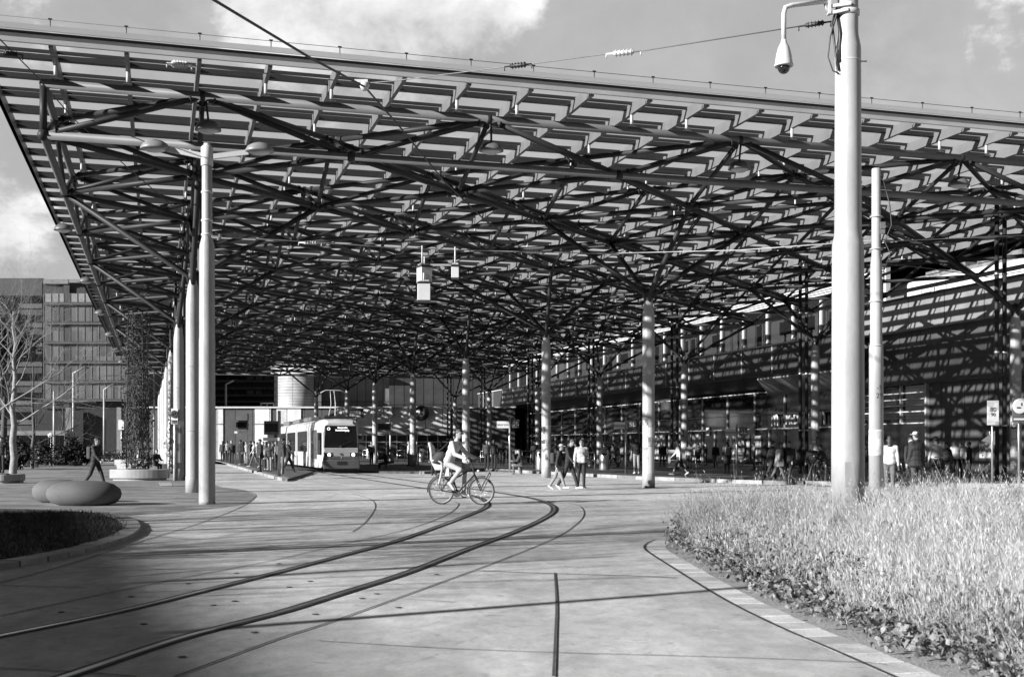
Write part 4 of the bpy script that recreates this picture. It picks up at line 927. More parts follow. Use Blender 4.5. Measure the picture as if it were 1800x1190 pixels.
# ---------------------------------------------------------------- station on the right
ST = bld('railway_station', 'long dark glazed station building with a mesh balcony on the right', 'station')
VW = 43.4
st_wall = panel_mat('station_panel', .09, .05, 1.9, .03, .5, .0, axis=tuple(U))
q = MB(); q.uvbox(6, 33.2, VW, VW+2, 0, 7.9); q.build('dark_wall', st_wall, ST)
q = MB(); q.uvbox(16, 33.2, VW-.6, VW-.02, 4.9, 7.0); q.build('projecting_box', mat('box_dark', .05, .35, 0, .2), ST)
q = MB(); q.uvbox(4, 33.2, VW-.35, VW+.2, 7.92, 9.75); q.build('parapet', panel_mat('parapet_panel', .26, .06, 3.2, .03, .5, 0, axis=tuple(U), hgt=50), ST)
q = MB(); q.uvbox(4, 33.3, VW-.45, VW+.3, 9.76, 9.84); q.build('parapet_cap', M_dark, ST)
# window grid between px 1520 and 1632
u1, u0 = v_at(1520, VW), v_at(1632, VW)
u0, u1 = min(u0, u1), max(u0, u1)
q = MB(); q.uvbox(u0, u1+3, VW-.06, VW-.01, 0, 5.0); q.build('glass_front', M_darkglass, ST)
q = MB()
for k in range(5): uu = u0+(u1+3-u0)*k/4; q.uvbox(uu-.05, uu+.05, VW-.22, VW-.06, 2.75, 5.0)
for z in (2.75, 3.05, 3.4, 3.75, 4.1, 4.45, 4.95): q.uvbox(u0, u1+3, VW-.2, VW-.08, z-.03, z+.03)
q.uvbox(u0-.12, u0+.0, VW-.24, VW-.02, 0, 5.05); q.build('window_grid', M_post, ST)
UA, UB = 33.4, 112.0
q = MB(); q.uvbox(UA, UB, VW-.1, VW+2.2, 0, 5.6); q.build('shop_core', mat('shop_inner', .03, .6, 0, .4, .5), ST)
q = MB(); q.uvbox(UA, UB, VW-.2, VW-.12, 0, 5.4); q.build('shop_glass', M_darkglass, ST)
q = MB()
for z, h in ((2.66, .09), (5.2, .06), (.13, .1), (3.65,.03)): q.uvbox(UA, UB, VW-.34, VW-.2, z-h/2, z+h/2)
q.build('transom', M_post, ST)
k = 0
for u in np.arange(UA+.5, UB, 2.1):
    q = MB(); q.uvbox(u-.035, u+.035, VW-.3, VW-.2, .1, 5.2 if k % 2 else 2.6); q.build('mullion', M_post, ST); k += 1
q = MB(); q.hexa([W(UA-3,VW-.15,5.45), W(UA-3,40.9,6.1), W(UB,40.9,6.1), W(UB,VW-.15,5.45), W(UA-3,VW-.1,6.2), W(UA-3,40.95,6.2), W(UB,40.95,6.2), W(UB,VW-.1,6.2)]); q.build('soffit', mat('soffit_dark', .02, .5), ST)
q = MB(); q.hexa([W(UA-3,VW-.2,4.95), W(UA-3,41.2,5.9), W(UA+7,41.2,5.9), W(UA+9,VW-.2,4.95), W(UA-3,VW-.2,5.1), W(UA-3,41.2,6.05), W(UA+7,41.2,6.05), W(UA+9,VW-.2,5.1)]); q.build('soffit_light', mat('soffit_pale', .3, .5), ST)
# balcony: slab, mesh screen, handrail
q = MB(); q.uvbox(UA-4, UB, 40.95, VW+4, 6.22, 6.4); q.build('balcony_slab', M_dark, ST)
ms = bpy.data.materials.new('mesh_screen'); ms.use_nodes = True; n_ = ms.node_tree.nodes; l_ = ms.node_tree.links; pb = n_['Principled BSDF']; pb.inputs['Base Color'].default_value = (.06,.06,.06,1); pb.inputs['Metallic'].default_value = .3; pb.inputs['Roughness'].default_value = .5
tcn = n_.new('ShaderNodeTexCoord'); dd = n_.new('ShaderNodeVectorMath'); dd.operation = 'DOT_PRODUCT'; l_.new(tcn.outputs['Object'], dd.inputs[0]); dd.inputs[1].default_value = tuple(U); s_ = n_.new('ShaderNodeSeparateXYZ'); l_.new(tcn.outputs['Object'], s_.inputs[0]); cbn = n_.new('ShaderNodeCombineXYZ'); l_.new(dd.outputs['Value'], cbn.inputs[0]); l_.new(s_.outputs[2], cbn.inputs[1])
br = n_.new('ShaderNodeTexBrick'); br.inputs['Scale'].default_value = 1; br.inputs['Brick Width'].default_value = .22; br.inputs['Row Height'].default_value = .1; br.inputs['Mortar Size'].default_value = .035; br.offset = .5; l_.new(cbn.outputs[0], br.inputs['Vector'])
trn = n_.new('ShaderNodeBsdfTransparent'); mxx = n_.new('ShaderNodeMixShader'); l_.new(br.outputs['Fac'], mxx.inputs[0]); l_.new(trn.outputs[0], mxx.inputs[1]); l_.new(pb.outputs[0], mxx.inputs[2]); l_.new(mxx.outputs[0], n_['Material Output'].inputs[0])
q = MB(); q.uvbox(UA-4, UB, 40.9, 40.92, 6.2, 8.0); q.build('mesh_screen', ms, ST)
q = MB(); q.uvbox(UA-4, UB, 41.1, 41.14, 6.42, 7.9); q.build('mesh_backing', mat('screen_back', .04, .6, 0, .4, 1.5), ST)
q = MB(); q.uvbox(UA-4, UB, 40.82, 40.96, 8.0, 8.08); q.build('handrail', M_light, ST)
q = MB()
for u in np.arange(UA-4, UB, 4.2): q.uvbox(u-.03, u+.03, 40.84, 40.9, 6.2, 8.0)
q.build('screen_posts', M_post, ST)
k = 0
for u in np.arange(UA-3, UB, 3.6):
    q = MB(); q.uvbox(u-.13, u+.13, VW+.9, VW+1.2, 6.4, 13.0); q.build('platform_post', M_post, ST); k += 1
q = MB(); q.uvbox(UA-3, UB, VW+1.0, VW+1.04, 6.4, 11.2); q.build('glass_wall', glassmat('platform_glass', .8, .04, .62, .4, .02), ST)
# louvre
lv = bpy.data.materials.new('louvre'); lv.use_nodes = True; n_ = lv.node_tree.nodes; l_ = lv.node_tree.links; pb = n_['Principled BSDF']; pb.inputs['Roughness'].default_value = .5
tcn = n_.new('ShaderNodeTexCoord'); s_ = n_.new('ShaderNodeSeparateXYZ'); l_.new(tcn.outputs['Object'], s_.inputs[0]); mm_ = n_.new('ShaderNodeMath'); mm_.operation = 'MULTIPLY'; mm_.inputs[1].default_value = 6.5; l_.new(s_.outputs[2], mm_.inputs[0]); fr = n_.new('ShaderNodeMath'); fr.operation = 'FRACT'; l_.new(mm_.outputs[0], fr.inputs[0]); gt = n_.new('ShaderNodeMath'); gt.operation = 'GREATER_THAN'; gt.inputs[1].default_value = .45; l_.new(fr.outputs[0], gt.inputs[0]); mr = n_.new('ShaderNodeMapRange'); mr.inputs['To Min'].default_value = .05; mr.inputs['To Max'].default_value = .5; l_.new(gt.outputs[0], mr.inputs['Value']); l_.new(mr.outputs[0], pb.inputs['Base Color'])
q = MB(); q.uvbox(UA-3, UB, VW+.75, VW+.85, 11.25, 12.9); q.build('louvre_band', lv, ST)
q = MB(); q.uvbox(0, UB, VW+.6, VW+14, 13.05, 13.4); q.build('platform_roof', M_dark, ST)
q = MB(); q.uvbox(0, UB, VW+2.2, VW+14, 6.3, 7.2); q.build('platform_deck', M_dark, ST)
q = MB(); q.uvbox(0, UB, VW+12, VW+12.3, 7.2, 13.05); q.build('rear_wall', mat('rear_wall', .05, .6), ST)
# train
def train(u0, n, label, tv):
    t = bld('commuter_train', label, 'train'); L_ = 20.0; du_a = v_at(1661, tv)-u0; wa, wb_ = v_at(1795, tv)-u0, v_at(1690, tv)-u0
    for k in range(n):
        a = u0+k*(L_+.4); q = MB(); q.uvbox(a, a+L_, tv, tv+2.9, 7.5, 11.35); cbd = q.build('carriage', mat('train_white', .8, .35, 0, .03), t, bevel=.25)
        q = MB(); q.uvbox(a+.3, a+L_-.3, tv+.4, tv+2.5, 11.38, 11.6)
        for m in range(7): q.uvbox(a+1.0+m*2.3, a+2.3+m*2.3, tv+.3, tv+1.6, 11.6, 11.75+.1*(m%2))
        q.build('roof_equipment', mat('train_roof', .2, .6, 0, .4, 3), cbd)
        for du in (du_a, 5.0):
            q = MB(); q.uvbox(a+du, a+du+.75, tv-.02, tv, 8.6, 10.5); q.uvbox(a+du+1.25, a+du+2.0, tv-.02, tv, 8.6, 10.5); q.build('door_window', M_darkglass, cbd)
            q = MB(); q.uvbox(a+du+.9, a+du+.96, tv-.03, tv-.01, 8.2, 10.7); q.uvbox(a+du-.15, a+du-.1, tv-.03, tv-.01, 8.2, 10.7); q.uvbox(a+du+2.1, a+du+2.15, tv-.03, tv-.01, 8.2, 10.7); q.build('door_seam', M_dark, cbd)
        for w0, w1 in ((.8, 3.0), (wa, wb_)):
            q = MB(); q.uvbox(a+w0, a+w1, tv-.02, tv, 9.5, 10.45); q.build('window', M_darkglass, cbd, bevel=.0)
    return t
train(v_at(1552, VW+2.6)-20.0, 4, 'white commuter train on the raised platform behind the parapet', VW+2.6)
# shop sign: letters and arches
sg = empty('shop_sign', (0,0,0), 0, 'white restaurant lettering with twin arches above the shop windows', 'sign')
def arches(c, s, parent):
    q = MB(); ax = -U
    for o in (-.25, .25):
        pts = []
        for k in range(13):
            a = PI*k/12; pts.append(c+ax*((o-.25*math.cos(a))*s)+Vector((0,0,math.sin(a)**.7*s*.95)))
        q.path(pts, [.075*s]*13, 6)
    return q.build('arches', M_white, parent)
rzS = math.atan2(-U.y, -U.x)
ua = v_at(1372, VW); arches(W(ua, VW-.42, 2.85), .8, sg)
text("McDonald's", .85, W(ua-3.5, VW-.42, 3.2), sg, M_white, 'lettering', rz=rzS, ext=.05, bold=.02)
ub = v_at(1453, VW); arches(W(ub, VW-.42, 2.85), .85, sg)
# glossy shop window posters
for n, (px, w, z0, z1, m_) in enumerate(((1307, 2.8, .5, 2.3, patchmat('burger_print', .05, .5, 1.6)), (1338, .9, .4, 2.2, patchmat('drink_print', .08, .5, 2.4)), (1230, 1.6, .4, 2.4, M_poster), (1165, 2.2, .4, 2.4, M_poster2), (1250, .7, 2.3, 2.9, M_white), (1675-18, .01, .4, .5, M_white))):
    if w < .1: continue
    uu = v_at(px, VW); q = MB(); q.uvbox(uu-w/2, uu+w/2, VW-.26, VW-.24, z0, z1); o = q.build('window_poster', m_, ST)
# burger in shop window poster: bun and patty
uu = v_at(1309, VW); bg_ = W(uu, VW-.45, 0)
bp_ = empty('burger_poster', bg_, rzS, 'burger picture with pale bun in the shop window', 'poster')
q = MB(); q.lathe((0,0,1.45), [(.78,0),(.8,.1),(.7,.35),(.45,.58),(0,.66)], 24, sy=.1); q.build('bun', mat('bun', .4, .6, 0, .15, 4), bp_)
q = MB(); q.lathe((0,0,1.0), [(.7,0),(.85,.1),(.8,.35),(.7,.4)], 24, sy=.1); q.build('patty', patchmat('patty', .03, .4, 5), bp_)
q = MB(); q.lathe((0,0,.6), [(.5,0),(.75,.15),(.78,.38)], 24, sy=.1); q.build('lower_bun', mat('bun', .4), bp_)
# framed poster on the dark wall
q = MB(); uu = v_at(1733, VW); q.uvbox(uu-.45, uu+.45, VW-.05, VW-.02, .85, 1.75); tag(q.build('wall_poster', M_poster2), 'small printed poster on the dark station wall', 'poster')
# fallen light: nothing more

# ---------------------------------------------------------------- people
K0 = mat('cloth_black', .022, .8, 0, .3, 12); K1 = mat('cloth_charcoal', .055, .8, 0, .25, 12); K2 = mat('cloth_denim', .14, .85, 0, .25, 14); K3 = mat('cloth_grey', .3, .85, 0, .15, 12); K4 = mat('cloth_light', .55, .85, 0, .1, 10); K5 = mat('cloth_white', .78, .8, 0, .06, 10)
HR = mat('hair_dark', .03, .55, 0, .3, 40); HRL = mat('hair_fair', .3, .55, 0, .3, 40); HRG = mat('hair_grey', .45, .6, 0, .2, 40)
SH_W = mat('shoe_white', .8, .5, 0, .05); SH_B = mat('shoe_black', .02, .5, 0, .2)
def remesh(o, vox, sm=3):
    m = o.modifiers.new('remesh', 'REMESH'); m.mode = 'VOXEL'; m.voxel_size = vox; m.use_smooth_shade = True
    s = o.modifiers.new('smooth', 'SMOOTH'); s.factor = .5; s.iterations = sm
def hand(mbx, w, d, side, s, curl=35):
    d = Vector(d).normalized(); up = Vector((0,0,1)) if abs(d.z) < .8 else Vector((1,0,0))
    x = d.cross(up).normalized(); n = x.cross(d).normalized()          # x across the palm, n palm normal
    mbx.cap(w, w+d*.085*s, .026*s, .034*s, 8)
    for k, (off, ln) in enumerate(((-.03,.07),(-.011,.082),(.01,.076),(.029,.06))):
        a = w+d*.085*s+x*off*s; c1 = R(curl); m1 = a+(d*math.cos(c1*.6)-n*math.sin(c1*.6))*ln*.5*s; m3_ = m1+(d*math.cos(c1*1.6)-n*math.sin(c1*1.6))*ln*.5*s
        mbx.cap(a, m1, .0105*s, .0098*s, 6); mbx.cap(m1, m3_, .0098*s, .009*s, 6)
    a = w+d*.03*s+x*(.03*side)*s; b = a+(d*.6+x*side*.7-n*.3).normalized()*.045*s; mbx.cap(a, b, .013*s, .011*s, 6); mbx.cap(b, b+(d*.9-n*.3).normalized()*.03*s, .011*s, .0095*s, 6)
def figure(t, J, s, cl, near=False, curl=35):
    vox = .011 if near else .0135
    P = {k: Vector(v) for k, v in J.items()}
    hf = P['hf'].normalized(); hu = Vector((0,0,1)); hu = (hu-hf*hu.dot(hf)).normalized(); hl = hu.cross(hf); HM = Matrix((hf, hl, hu)).transposed()
    ta = (P['neck']-P['pel']).normalized(); side = (P['shL']-P['shR']).normalized(); tf = side.cross(ta).normalized(); TM = Matrix((tf, side, ta)).transposed()
    q = MB()
    q.ell(P['head'], (.098*s,.078*s,.118*s), 14, 10, HM); q.ell(P['head']+HM@Vector((.03,0,-.055))*s, (.062*s,.055*s,.062*s), 10, 8, HM)
    q.cap(P['head']+HM@Vector((.088,0,-.0))*s, P['head']+HM@Vector((.108,0,-.025))*s, .012*s, .017*s, 6)
    for y in (-.078,.078): q.ell(P['head']+HM@Vector((-.008,y,-.01))*s, (.02*s,.012*s,.03*s), 8, 6, HM)
    q.cap(P['head']-hu*.07*s-hf*.015*s, P['neck']-ta*.02*s, .054*s, .06*s)
    q.ell(P['pel']+ta*.40*s, (.105*s,.155*s,.13*s), 12, 8, TM); q.ell(P['pel']+ta*.2*s, (.09*s,.125*s,.17*s), 12, 8, TM); q.ell(P['pel']+ta*.02*s, (.1*s,.145*s,.11*s), 12, 8, TM)
    for sd in 'LR':
        k = 1 if sd == 'L' else -1
        q.cap(P['neck']-ta*.05*s, P['sh'+sd], .06*s, .055*s); q.cap(P['sh'+sd], P['el'+sd], .046*s, .037*s); q.cap(P['el'+sd], P['wr'+sd], .036*s, .025*s)
        hand(q, P['wr'+sd], P['hd'+sd], k, s, curl)
        q.cap(P['hip'+sd], P['kn'+sd], .076*s, .05*s); q.cap(P['kn'+sd], P['kn'+sd].lerp(P['an'+sd],.35), .048*s, .052*s); q.cap(P['kn'+sd].lerp(P['an'+sd],.3), P['an'+sd], .052*s, .034*s)
        q.cap(P['an'+sd], P['to'+sd], .036*s, .028*s)
    body = q.build('body', M_skin, t); remesh(body, vox, 2)
    g = MB()
    bul = cl.get('bulk', 1.0)*1.12; hem = cl.get('hem', .0)
    g.ell(P['pel']+ta*.38*s, (.125*s*bul,.185*s*bul,.15*s), 14, 8, TM); g.ell(P['pel']+ta*.2*s, (.118*s*bul,.16*s*bul,.2*s), 14, 8, TM); g.ell(P['pel']+ta*.05*s, (.125*s*bul,.17*s*bul,.13*s), 14, 8, TM)
    if hem:
        dn = Vector((0,0,-1)); mid = (P['hipL']+P['hipR'])/2; m2v = (P['knL']+P['knR'])/2
        e1 = mid+(m2v-mid)*hem
        for f in (0,.25,.5,.75,1): g.ell(mid.lerp(e1,f), ((.13+.02*f)*s*bul,(.17+.015*f)*s*bul,.1*s), 14, 8, TM)
    for sd in 'LR':
        g.cap(P['neck']-ta*.06*s, P['sh'+sd], .068*s*bul, .068*s*bul); g.cap(P['sh'+sd], P['el'+sd], .064*s*bul, .054*s*bul)
        if cl.get('sleeve', 1) > .5: g.cap(P['el'+sd], P['el'+sd].lerp(P['wr'+sd], .94), .053*s*bul, .044*s*bul)
    if cl.get('hood'): g.ell(P['neck']-tf*.07*s+ta*.02*s, (.07*s,.12*s,.08*s), 10, 8, TM)
    else: g.cap(P['neck']-ta*.03*s, P['neck']+ta*.03*s, .07*s, .066*s)
    o = g.build(cl.get('topname', 'jacket'), cl['top'], t); remesh(o, .016, 3)
    g = MB(); lw = cl.get('legw', 1.0)*1.13
    g.ell(P['pel']+ta*.0*s, (.112*s,.158*s,.12*s), 12, 8, TM)
    for sd in 'LR':
        an = P['kn'+sd].lerp(P['an'+sd], cl.get('leglen', .93))
        g.cap(P['hip'+sd], P['kn'+sd], .09*s*lw, .062*s*lw)
        if cl.get('leglen', .93) > .1: g.cap(P['kn'+sd], an, .062*s*lw, .05*s*lw)
    if cl.get('skirt'):
        mid = (P['hipL']+P['hipR'])/2; m2v = (P['knL']+P['knR'])/2
        for f in (0,.25,.5,.75,1): g.ell(mid.lerp(m2v, f*cl['skirt']), ((.13+.05*f)*s,(.17+.05*f)*s,.1*s), 14, 8, TM)
    o = g.build(cl.get('botname', 'trousers'), cl['bot'], t); remesh(o, .016, 3)
    for sd in 'LR':
        g = MB(); a = P['an'+sd]; b = P['to'+sd]; dd = (b-a).normalized()
        g.cap(a-Vector((0,0,.03*s))-dd*.045*s, b, .043*s, .036*s); g.cap(a-Vector((0,0,.015*s)), a.lerp(b,.5), .048*s, .04*s); o = g.build('shoe', cl.get('shoe', SH_B), t); remesh(o, .014, 2)
    hs = cl.get('hair', 'short'); hm = cl.get('hairm', HR)
    if hs != 'bald':
        g = MB(); g.ell(P['head']+HM@Vector((-.022,0,.028))*s, (.096*s,.086*s,.11*s), 14, 10, HM); g.ell(P['head']+HM@Vector((.02,0,.075))*s, (.075*s,.07*s,.052*s), 12, 8, HM)
        if hs == 'long':
            g.ell(P['head']+HM@Vector((-.06,0,-.06))*s, (.06*s,.085*s,.12*s), 12, 8, HM); g.ell(P['head']+HM@Vector((-.075,0,-.17))*s, (.045*s,.075*s,.13*s), 12, 8, HM)
        if hs == 'bun': g.ell(P['head']+HM@Vector((-.1,0,.05))*s, (.045*s,)*3, 10, 8, HM)
        if hs == 'tail': g.path([P['head']+HM@Vector(v)*s for v in ((-.08,0,.05),(-.15,0,.0),(-.15,0,-.12),(-.13,0,-.2))], [.025*s,.032*s,.026*s,.008*s], 8)
        o = g.build('hair', hm, t); remesh(o, .012, 2)
    if hs == 'cap':
        g = MB(); g.lathe(P['head']+hu*.04*s, [(.103*s,0),(.1*s,.04*s),(.075*s,.08*s),(0,.098*s)], 16, ax=hu); g.box(P['head']+HM@Vector((.13,0,.045))*s, (.09*s,.12*s,.012*s)); g.build('cap', cl.get('capm', K4), t)
    g = MB()
    for y in (-.032,.032): g.ell(P['head']+HM@Vector((.091,y,.015))*s, (.012*s,.015*s,.008*s), 8, 6, HM)
    g.build('eyes', HR, t)
    g = MB(); g.ell(P['head']+HM@Vector((.09,0,-.06))*s, (.008*s,.024*s,.006*s), 8, 6, HM); g.build('mouth', mat('lips', .2, .5), t)
    if cl.get('glasses'):
        g = MB()
        for y in (-.034,.034): g.ell(P['head']+HM@Vector((.104,y,.012))*s, (.006*s,.026*s,.02*s), 10, 6, HM); g.path([P['head']+HM@Vector((.1,y*1.8,.015))*s, P['head']+HM@Vector((0,y*2.4,.01))*s], .004*s, 6)
        g.path([P['head']+HM@Vector((.107,-.02,.015))*s, P['head']+HM@Vector((.107,.02,.015))*s], .004*s, 6); g.build('glasses', M_black, t)
def pose(s, legs=((0,0),(0,0)), arms=((0,8,12),(0,8,12)), lean=0, yaw=0, sit=None, nod=0, heel=(0,0)):
    J = {}
    def d(a, b=0, k=1): a = R(a); b = R(b); return Vector((math.sin(a)*math.cos(b), k*math.sin(b), -math.cos(a)*math.cos(b)))
    low = 9
    for sd, k, (a, kn), hl in (('L',1,legs[0],heel[0]), ('R',-1,legs[1],heel[1])):
        hip = Vector((0,.088*k*s,0)); kp = hip+d(a)*.43*s; ap = kp+d(a-kn)*.415*s; tp = ap+Vector((math.cos(R(hl)),.12*k,-math.sin(R(hl))-.28)).normalized()*.17*s
        J['hip'+sd], J['kn'+sd], J['an'+sd], J['to'+sd] = hip, kp, ap, tp; low = min(low, ap.z-.075*s, tp.z-.036*s)
    base = sit if sit is not None else -low
    for k_ in J: J[k_] = J[k_]+Vector((0,0,base))
    up = Vector((math.sin(R(lean)),0,math.cos(R(lean)))); pel = Vector((0,0,base+.04*s)); J['pel'] = pel; J['neck'] = pel+up*.53*s
    hu_ = Vector((math.sin(R(lean*.5+nod)),0,math.cos(R(lean*.5+nod)))); J['head'] = J['neck']+hu_*.17*s+Vector((.02*s,0,0)); J['hf'] = Vector((math.cos(R(yaw))*math.cos(R(nod)), math.sin(R(yaw))*math.cos(R(nod)), -math.sin(R(nod))))
    for sd, k, (a, b, e) in (('L',1,arms[0]), ('R',-1,arms[1])):
        sh = J['neck']-up*.06*s+Vector((0,.175*k*s,0)); el = sh+d(a+lean*.3,b,k)*.285*s; wr = el+d(a+e+lean*.3,b*.5 if e < 60 else -14,k)*.25*s
        J['sh'+sd], J['el'+sd], J['wr'+sd] = sh, el, wr; J['hd'+sd] = d(a+e+8, 0 if e < 60 else -20, k)
    return J
WALK = dict(legs=((24,6),(-20,18)), heel=(-14,30), arms=((-18,8,16),(20,8,24)), lean=4)
WALK2 = dict(legs=((-18,14),(22,4)), heel=(28,-12), arms=((18,8,20),(-18,8,14)), lean=3)
STAND = dict(legs=((3,3),(-3,2)), arms=((2,9,14),(-2,9,12)))
STANDP = dict(legs=((2,2),(-4,2)), arms=((10,8,95),(4,10,40)), nod=14)
SIT = dict(legs=((84,84),(80,76)), arms=((22,8,60),(26,8,55)), lean=12, sit=.46)
AWAY, TOWARD, RIGHT, LEFT = 90, -90, 0, 180
PEOPLE = []
def person(px, feet, head, rz, po, cl, label, z=0.0, Y=None, group=None):
    if Y is None: g = G(px, feet, z)
    else: g = Vector(((px-900)/F*Y, Y, z))
    ht = (feet-head)/F*g.y if Y is None else 1.7
    if 'sit' in po: ht = 1.72
    ht = min(max(ht, cl.get('minh', 1.5)), 1.9); s = ht/1.75
    t = empty('person', g, R(rz), label, 'person', group)
    po = dict(po)
    if 'sit' in po: po['sit'] *= 1
    figure(t, pose(s, **po), s, cl, near=g.y < 45); PEOPLE.append((t, s)); return t, s
def bag(t, s, kind, m, label, off=None):
    o = empty('backpack' if kind == 'backpack' else 'shoulder_bag', t.location, t.rotation_euler.z, label, 'bag'); q = MB()
    if kind == 'backpack':
        q.box((-.2*s,0,1.22*s), (.17*s,.3*s,.44*s)); q.build('bag_body', m, o, bevel=.05); q = MB()
        for y in (-.11,.11): q.path([Vector(p)*s for p in ((-.12,y,1.42),(0,y,1.5),(.13,y,1.4),(.14,y*1.1,1.25),(.0,y*1.6,1.08),(-.12,y,1.05))], .018*s, 6)
        q.build('strap', m, o)
    else:
        c = Vector(off or (.02,-.27,.85))*s; q.box(c, (.3*s,.12*s,.24*s)); q.build('bag_body', m, o, bevel=.04)
        q = MB(); sy = 1 if c.y > 0 else -1; q.path([c+Vector((-.12*s,0,.12*s)), Vector((-.12*s,.0,1.2*s)), Vector((-.05*s,-.12*s*sy,1.47*s)), Vector((.1*s,-.04*s*sy,1.3*s)), c+Vector((.12*s,0,.12*s))], .012*s, 6); q.build('strap', m, o)
    return o
t, s = person(168, 857, 769, RIGHT-14, WALK, dict(top=K0, bot=K0, hair='short', hood=1, bulk=1.08, shoe=SH_W), 'man in black jacket striding right past the pebble seats'); bag(t, s, 'backpack', K1, 'dark backpack worn by the man near the pebble seats')
person(3, 832, 762, TOWARD, STAND, dict(top=K0, bot=K0, bulk=1.1), 'dark figure cut off by the left picture edge')
person(57, 817, 0, RIGHT-30, SIT, dict(top=K4, bot=K1, hair='short', hairm=HRL), 'person in pale top seated on a bench at the far left', Y=81)
person(249, 812, 0, LEFT+40, SIT, dict(top=K5, bot=K0), 'person in white top seated beside the creeper', Y=66)
person(262, 812, 0, TOWARD, SIT, dict(top=K1, bot=K0, hair='cap', capm=K5), 'person with white cap seated in the middle of the bench group', Y=66.5)
person(273, 812, 0, RIGHT-40, SIT, dict(top=K0, bot=K0), 'person in black seated at the right of the bench group', Y=66)
person(346, 845, 777, TOWARD+30, STAND, dict(top=K3, bot=K0, hair='cap'), 'person with cap half hidden between the pale columns', Y=50)
ZP = .1
person(399, 811, 775, AWAY+20, WALK2, dict(top=K4, bot=K0, hair='short'), 'person in light jacket, leftmost of the tram stop crowd', ZP); person(407, 816, 774, TOWARD+10, WALK, dict(top=K1, bot=K0, hair='short', hairm=HRG, bulk=1.1), 'bald looking man in dark jacket facing us, second of the crowd', ZP)
person(423, 817, 774, TOWARD-30, STAND, dict(top=K0, bot=K0, hair='cap', capm=K0, shoe=SH_W), 'person in black with white shoes at the tram stop', ZP)
person(433, 817, 776, TOWARD, STAND, dict(top=K4, bot=K4, hair='long'), 'person in pale striped top and pale trousers waiting', ZP); person(441, 812, 776, LEFT, STAND, dict(top=K1, bot=K1), 'dark clothed person behind the pale trousered one', ZP)
person(447, 822, 776, LEFT+20, WALK2, dict(top=K4, bot=K2, hair='short', shoe=SH_W), 'person in light top and jeans walking at the stop', ZP)
person(457, 830, 773, LEFT+30, STAND, dict(top=K0, bot=K0, hair='short', bulk=1.28, hem=.25), 'big man in black coat at the kerb of the tram stop', ZP)
person(468, 826, 777, AWAY, STAND, dict(top=K3, bot=K0, hair='long', shoe=SH_W), 'person behind the big man in black coat', ZP); person(479, 823, 778, RIGHT, STAND, dict(top=K2, bot=K1), 'shadowy person waiting left of the tram door', ZP)
t, s = person(497, 836, 772, RIGHT+20, STAND, dict(top=K1, bot=K3, hair='short', bulk=1.25, hood=1), 'person in dark parka and grey trousers by the tram'); bag(t, s, 'backpack', K2, 'backpack on the person in dark parka')
person(507, 833, 773, RIGHT+5, WALK, dict(top=K0, bot=K0, hair='short', hood=1, shoe=SH_B), 'man in black striding right in front of the tram side')
# beyond the tram
person(679, 812, 0, LEFT+10, SIT, dict(top=K0, bot=K1), 'person in black sitting behind the fifth column', Y=72); person(690, 812, 0, LEFT, SIT, dict(top=K4, bot=K2), 'person in light top sitting right of the fifth column', Y=76)
person(653, 812, 782, TOWARD, STAND, dict(top=K3, bot=K0), 'pale topped person behind the railing right of the tram', ZP, Y=88)
person(719, 812, 780, LEFT, STAND, dict(top=K4, bot=K2), 'person in light jacket leaning left of the fourth column', ZP, Y=82); person(733, 812, 780, TOWARD, STAND, dict(top=K0, bot=K0), 'dark person right of the fourth column', ZP, Y=84)
person(764, 812, 780, TOWARD, dict(SIT), dict(top=K1, bot=K0, bulk=1.15), 'seated dark person left of the cyclist', Y=60); person(775, 812, 780, LEFT, STAND, dict(top=K0, bot=K0), 'standing dark person behind the cyclist', ZP, Y=72)
person(856, 815, 777, TOWARD, STAND, dict(top=K1, bot=K0), 'person in charcoal by the left railing', ZP, Y=68); person(868, 815, 777, AWAY, STAND, dict(top=K0, bot=K0, hair='long'), 'long haired dark person by the left railing', ZP, Y=70)
person(882, 820, 773, TOWARD, STANDP, dict(top=K0, bot=K0, hair='bald'), 'bald person in black standing left of the stop name post', ZP)
person(904, 818, 0, RIGHT-40, SIT, dict(top=K0, bot=K3), 'seated person right of the left stop name post', Y=63, z=.0); person(917, 818, 0, LEFT, SIT, dict(top=K1, bot=K2, bulk=1.2), 'heavier seated person left of the second column', Y=62)
person(940, 816, 780, TOWARD, STAND, dict(top=K0, bot=K0), 'dark person left of the second column', ZP, Y=72)
# the three walkers
t, s = person(981, 861, 781, RIGHT-15, dict(WALK2, lean=10), dict(top=K0, bot=K3, hair='cap', capm=K4, shoe=SH_W, minh=1.45, leglen=.93), 'child in black jacket and white shoes, left of the three walkers'); bag(t, s, 'backpack', K1, 'backpack of the child walker')
person(1000, 861, 770, RIGHT-35, dict(WALK, nod=25), dict(top=K0, bot=K0, hair='short', hairm=HR, glasses=1, shoe=SH_W), 'tall man in black looking down, middle of the three walkers')
t, s = person(1022, 858, 774, TOWARD+12, dict(STAND, legs=((4,4),(-8,8)), arms=((2,10,30),(0,14,12)), yaw=-20), dict(top=K4, bot=K0, hair='short', hairm=HR, glasses=1, sleeve=1, bulk=1.12), 'woman in grey sweatshirt and black leggings, right of the three walkers'); bag(t, s, 'shoulder', K2, 'long bag hanging at the woman in the grey sweatshirt', (-.0,.32,.95)); bag(t, s, 'shoulder', K4, 'pale waist bag of the woman in the grey sweatshirt', (.16,.02,1.05))
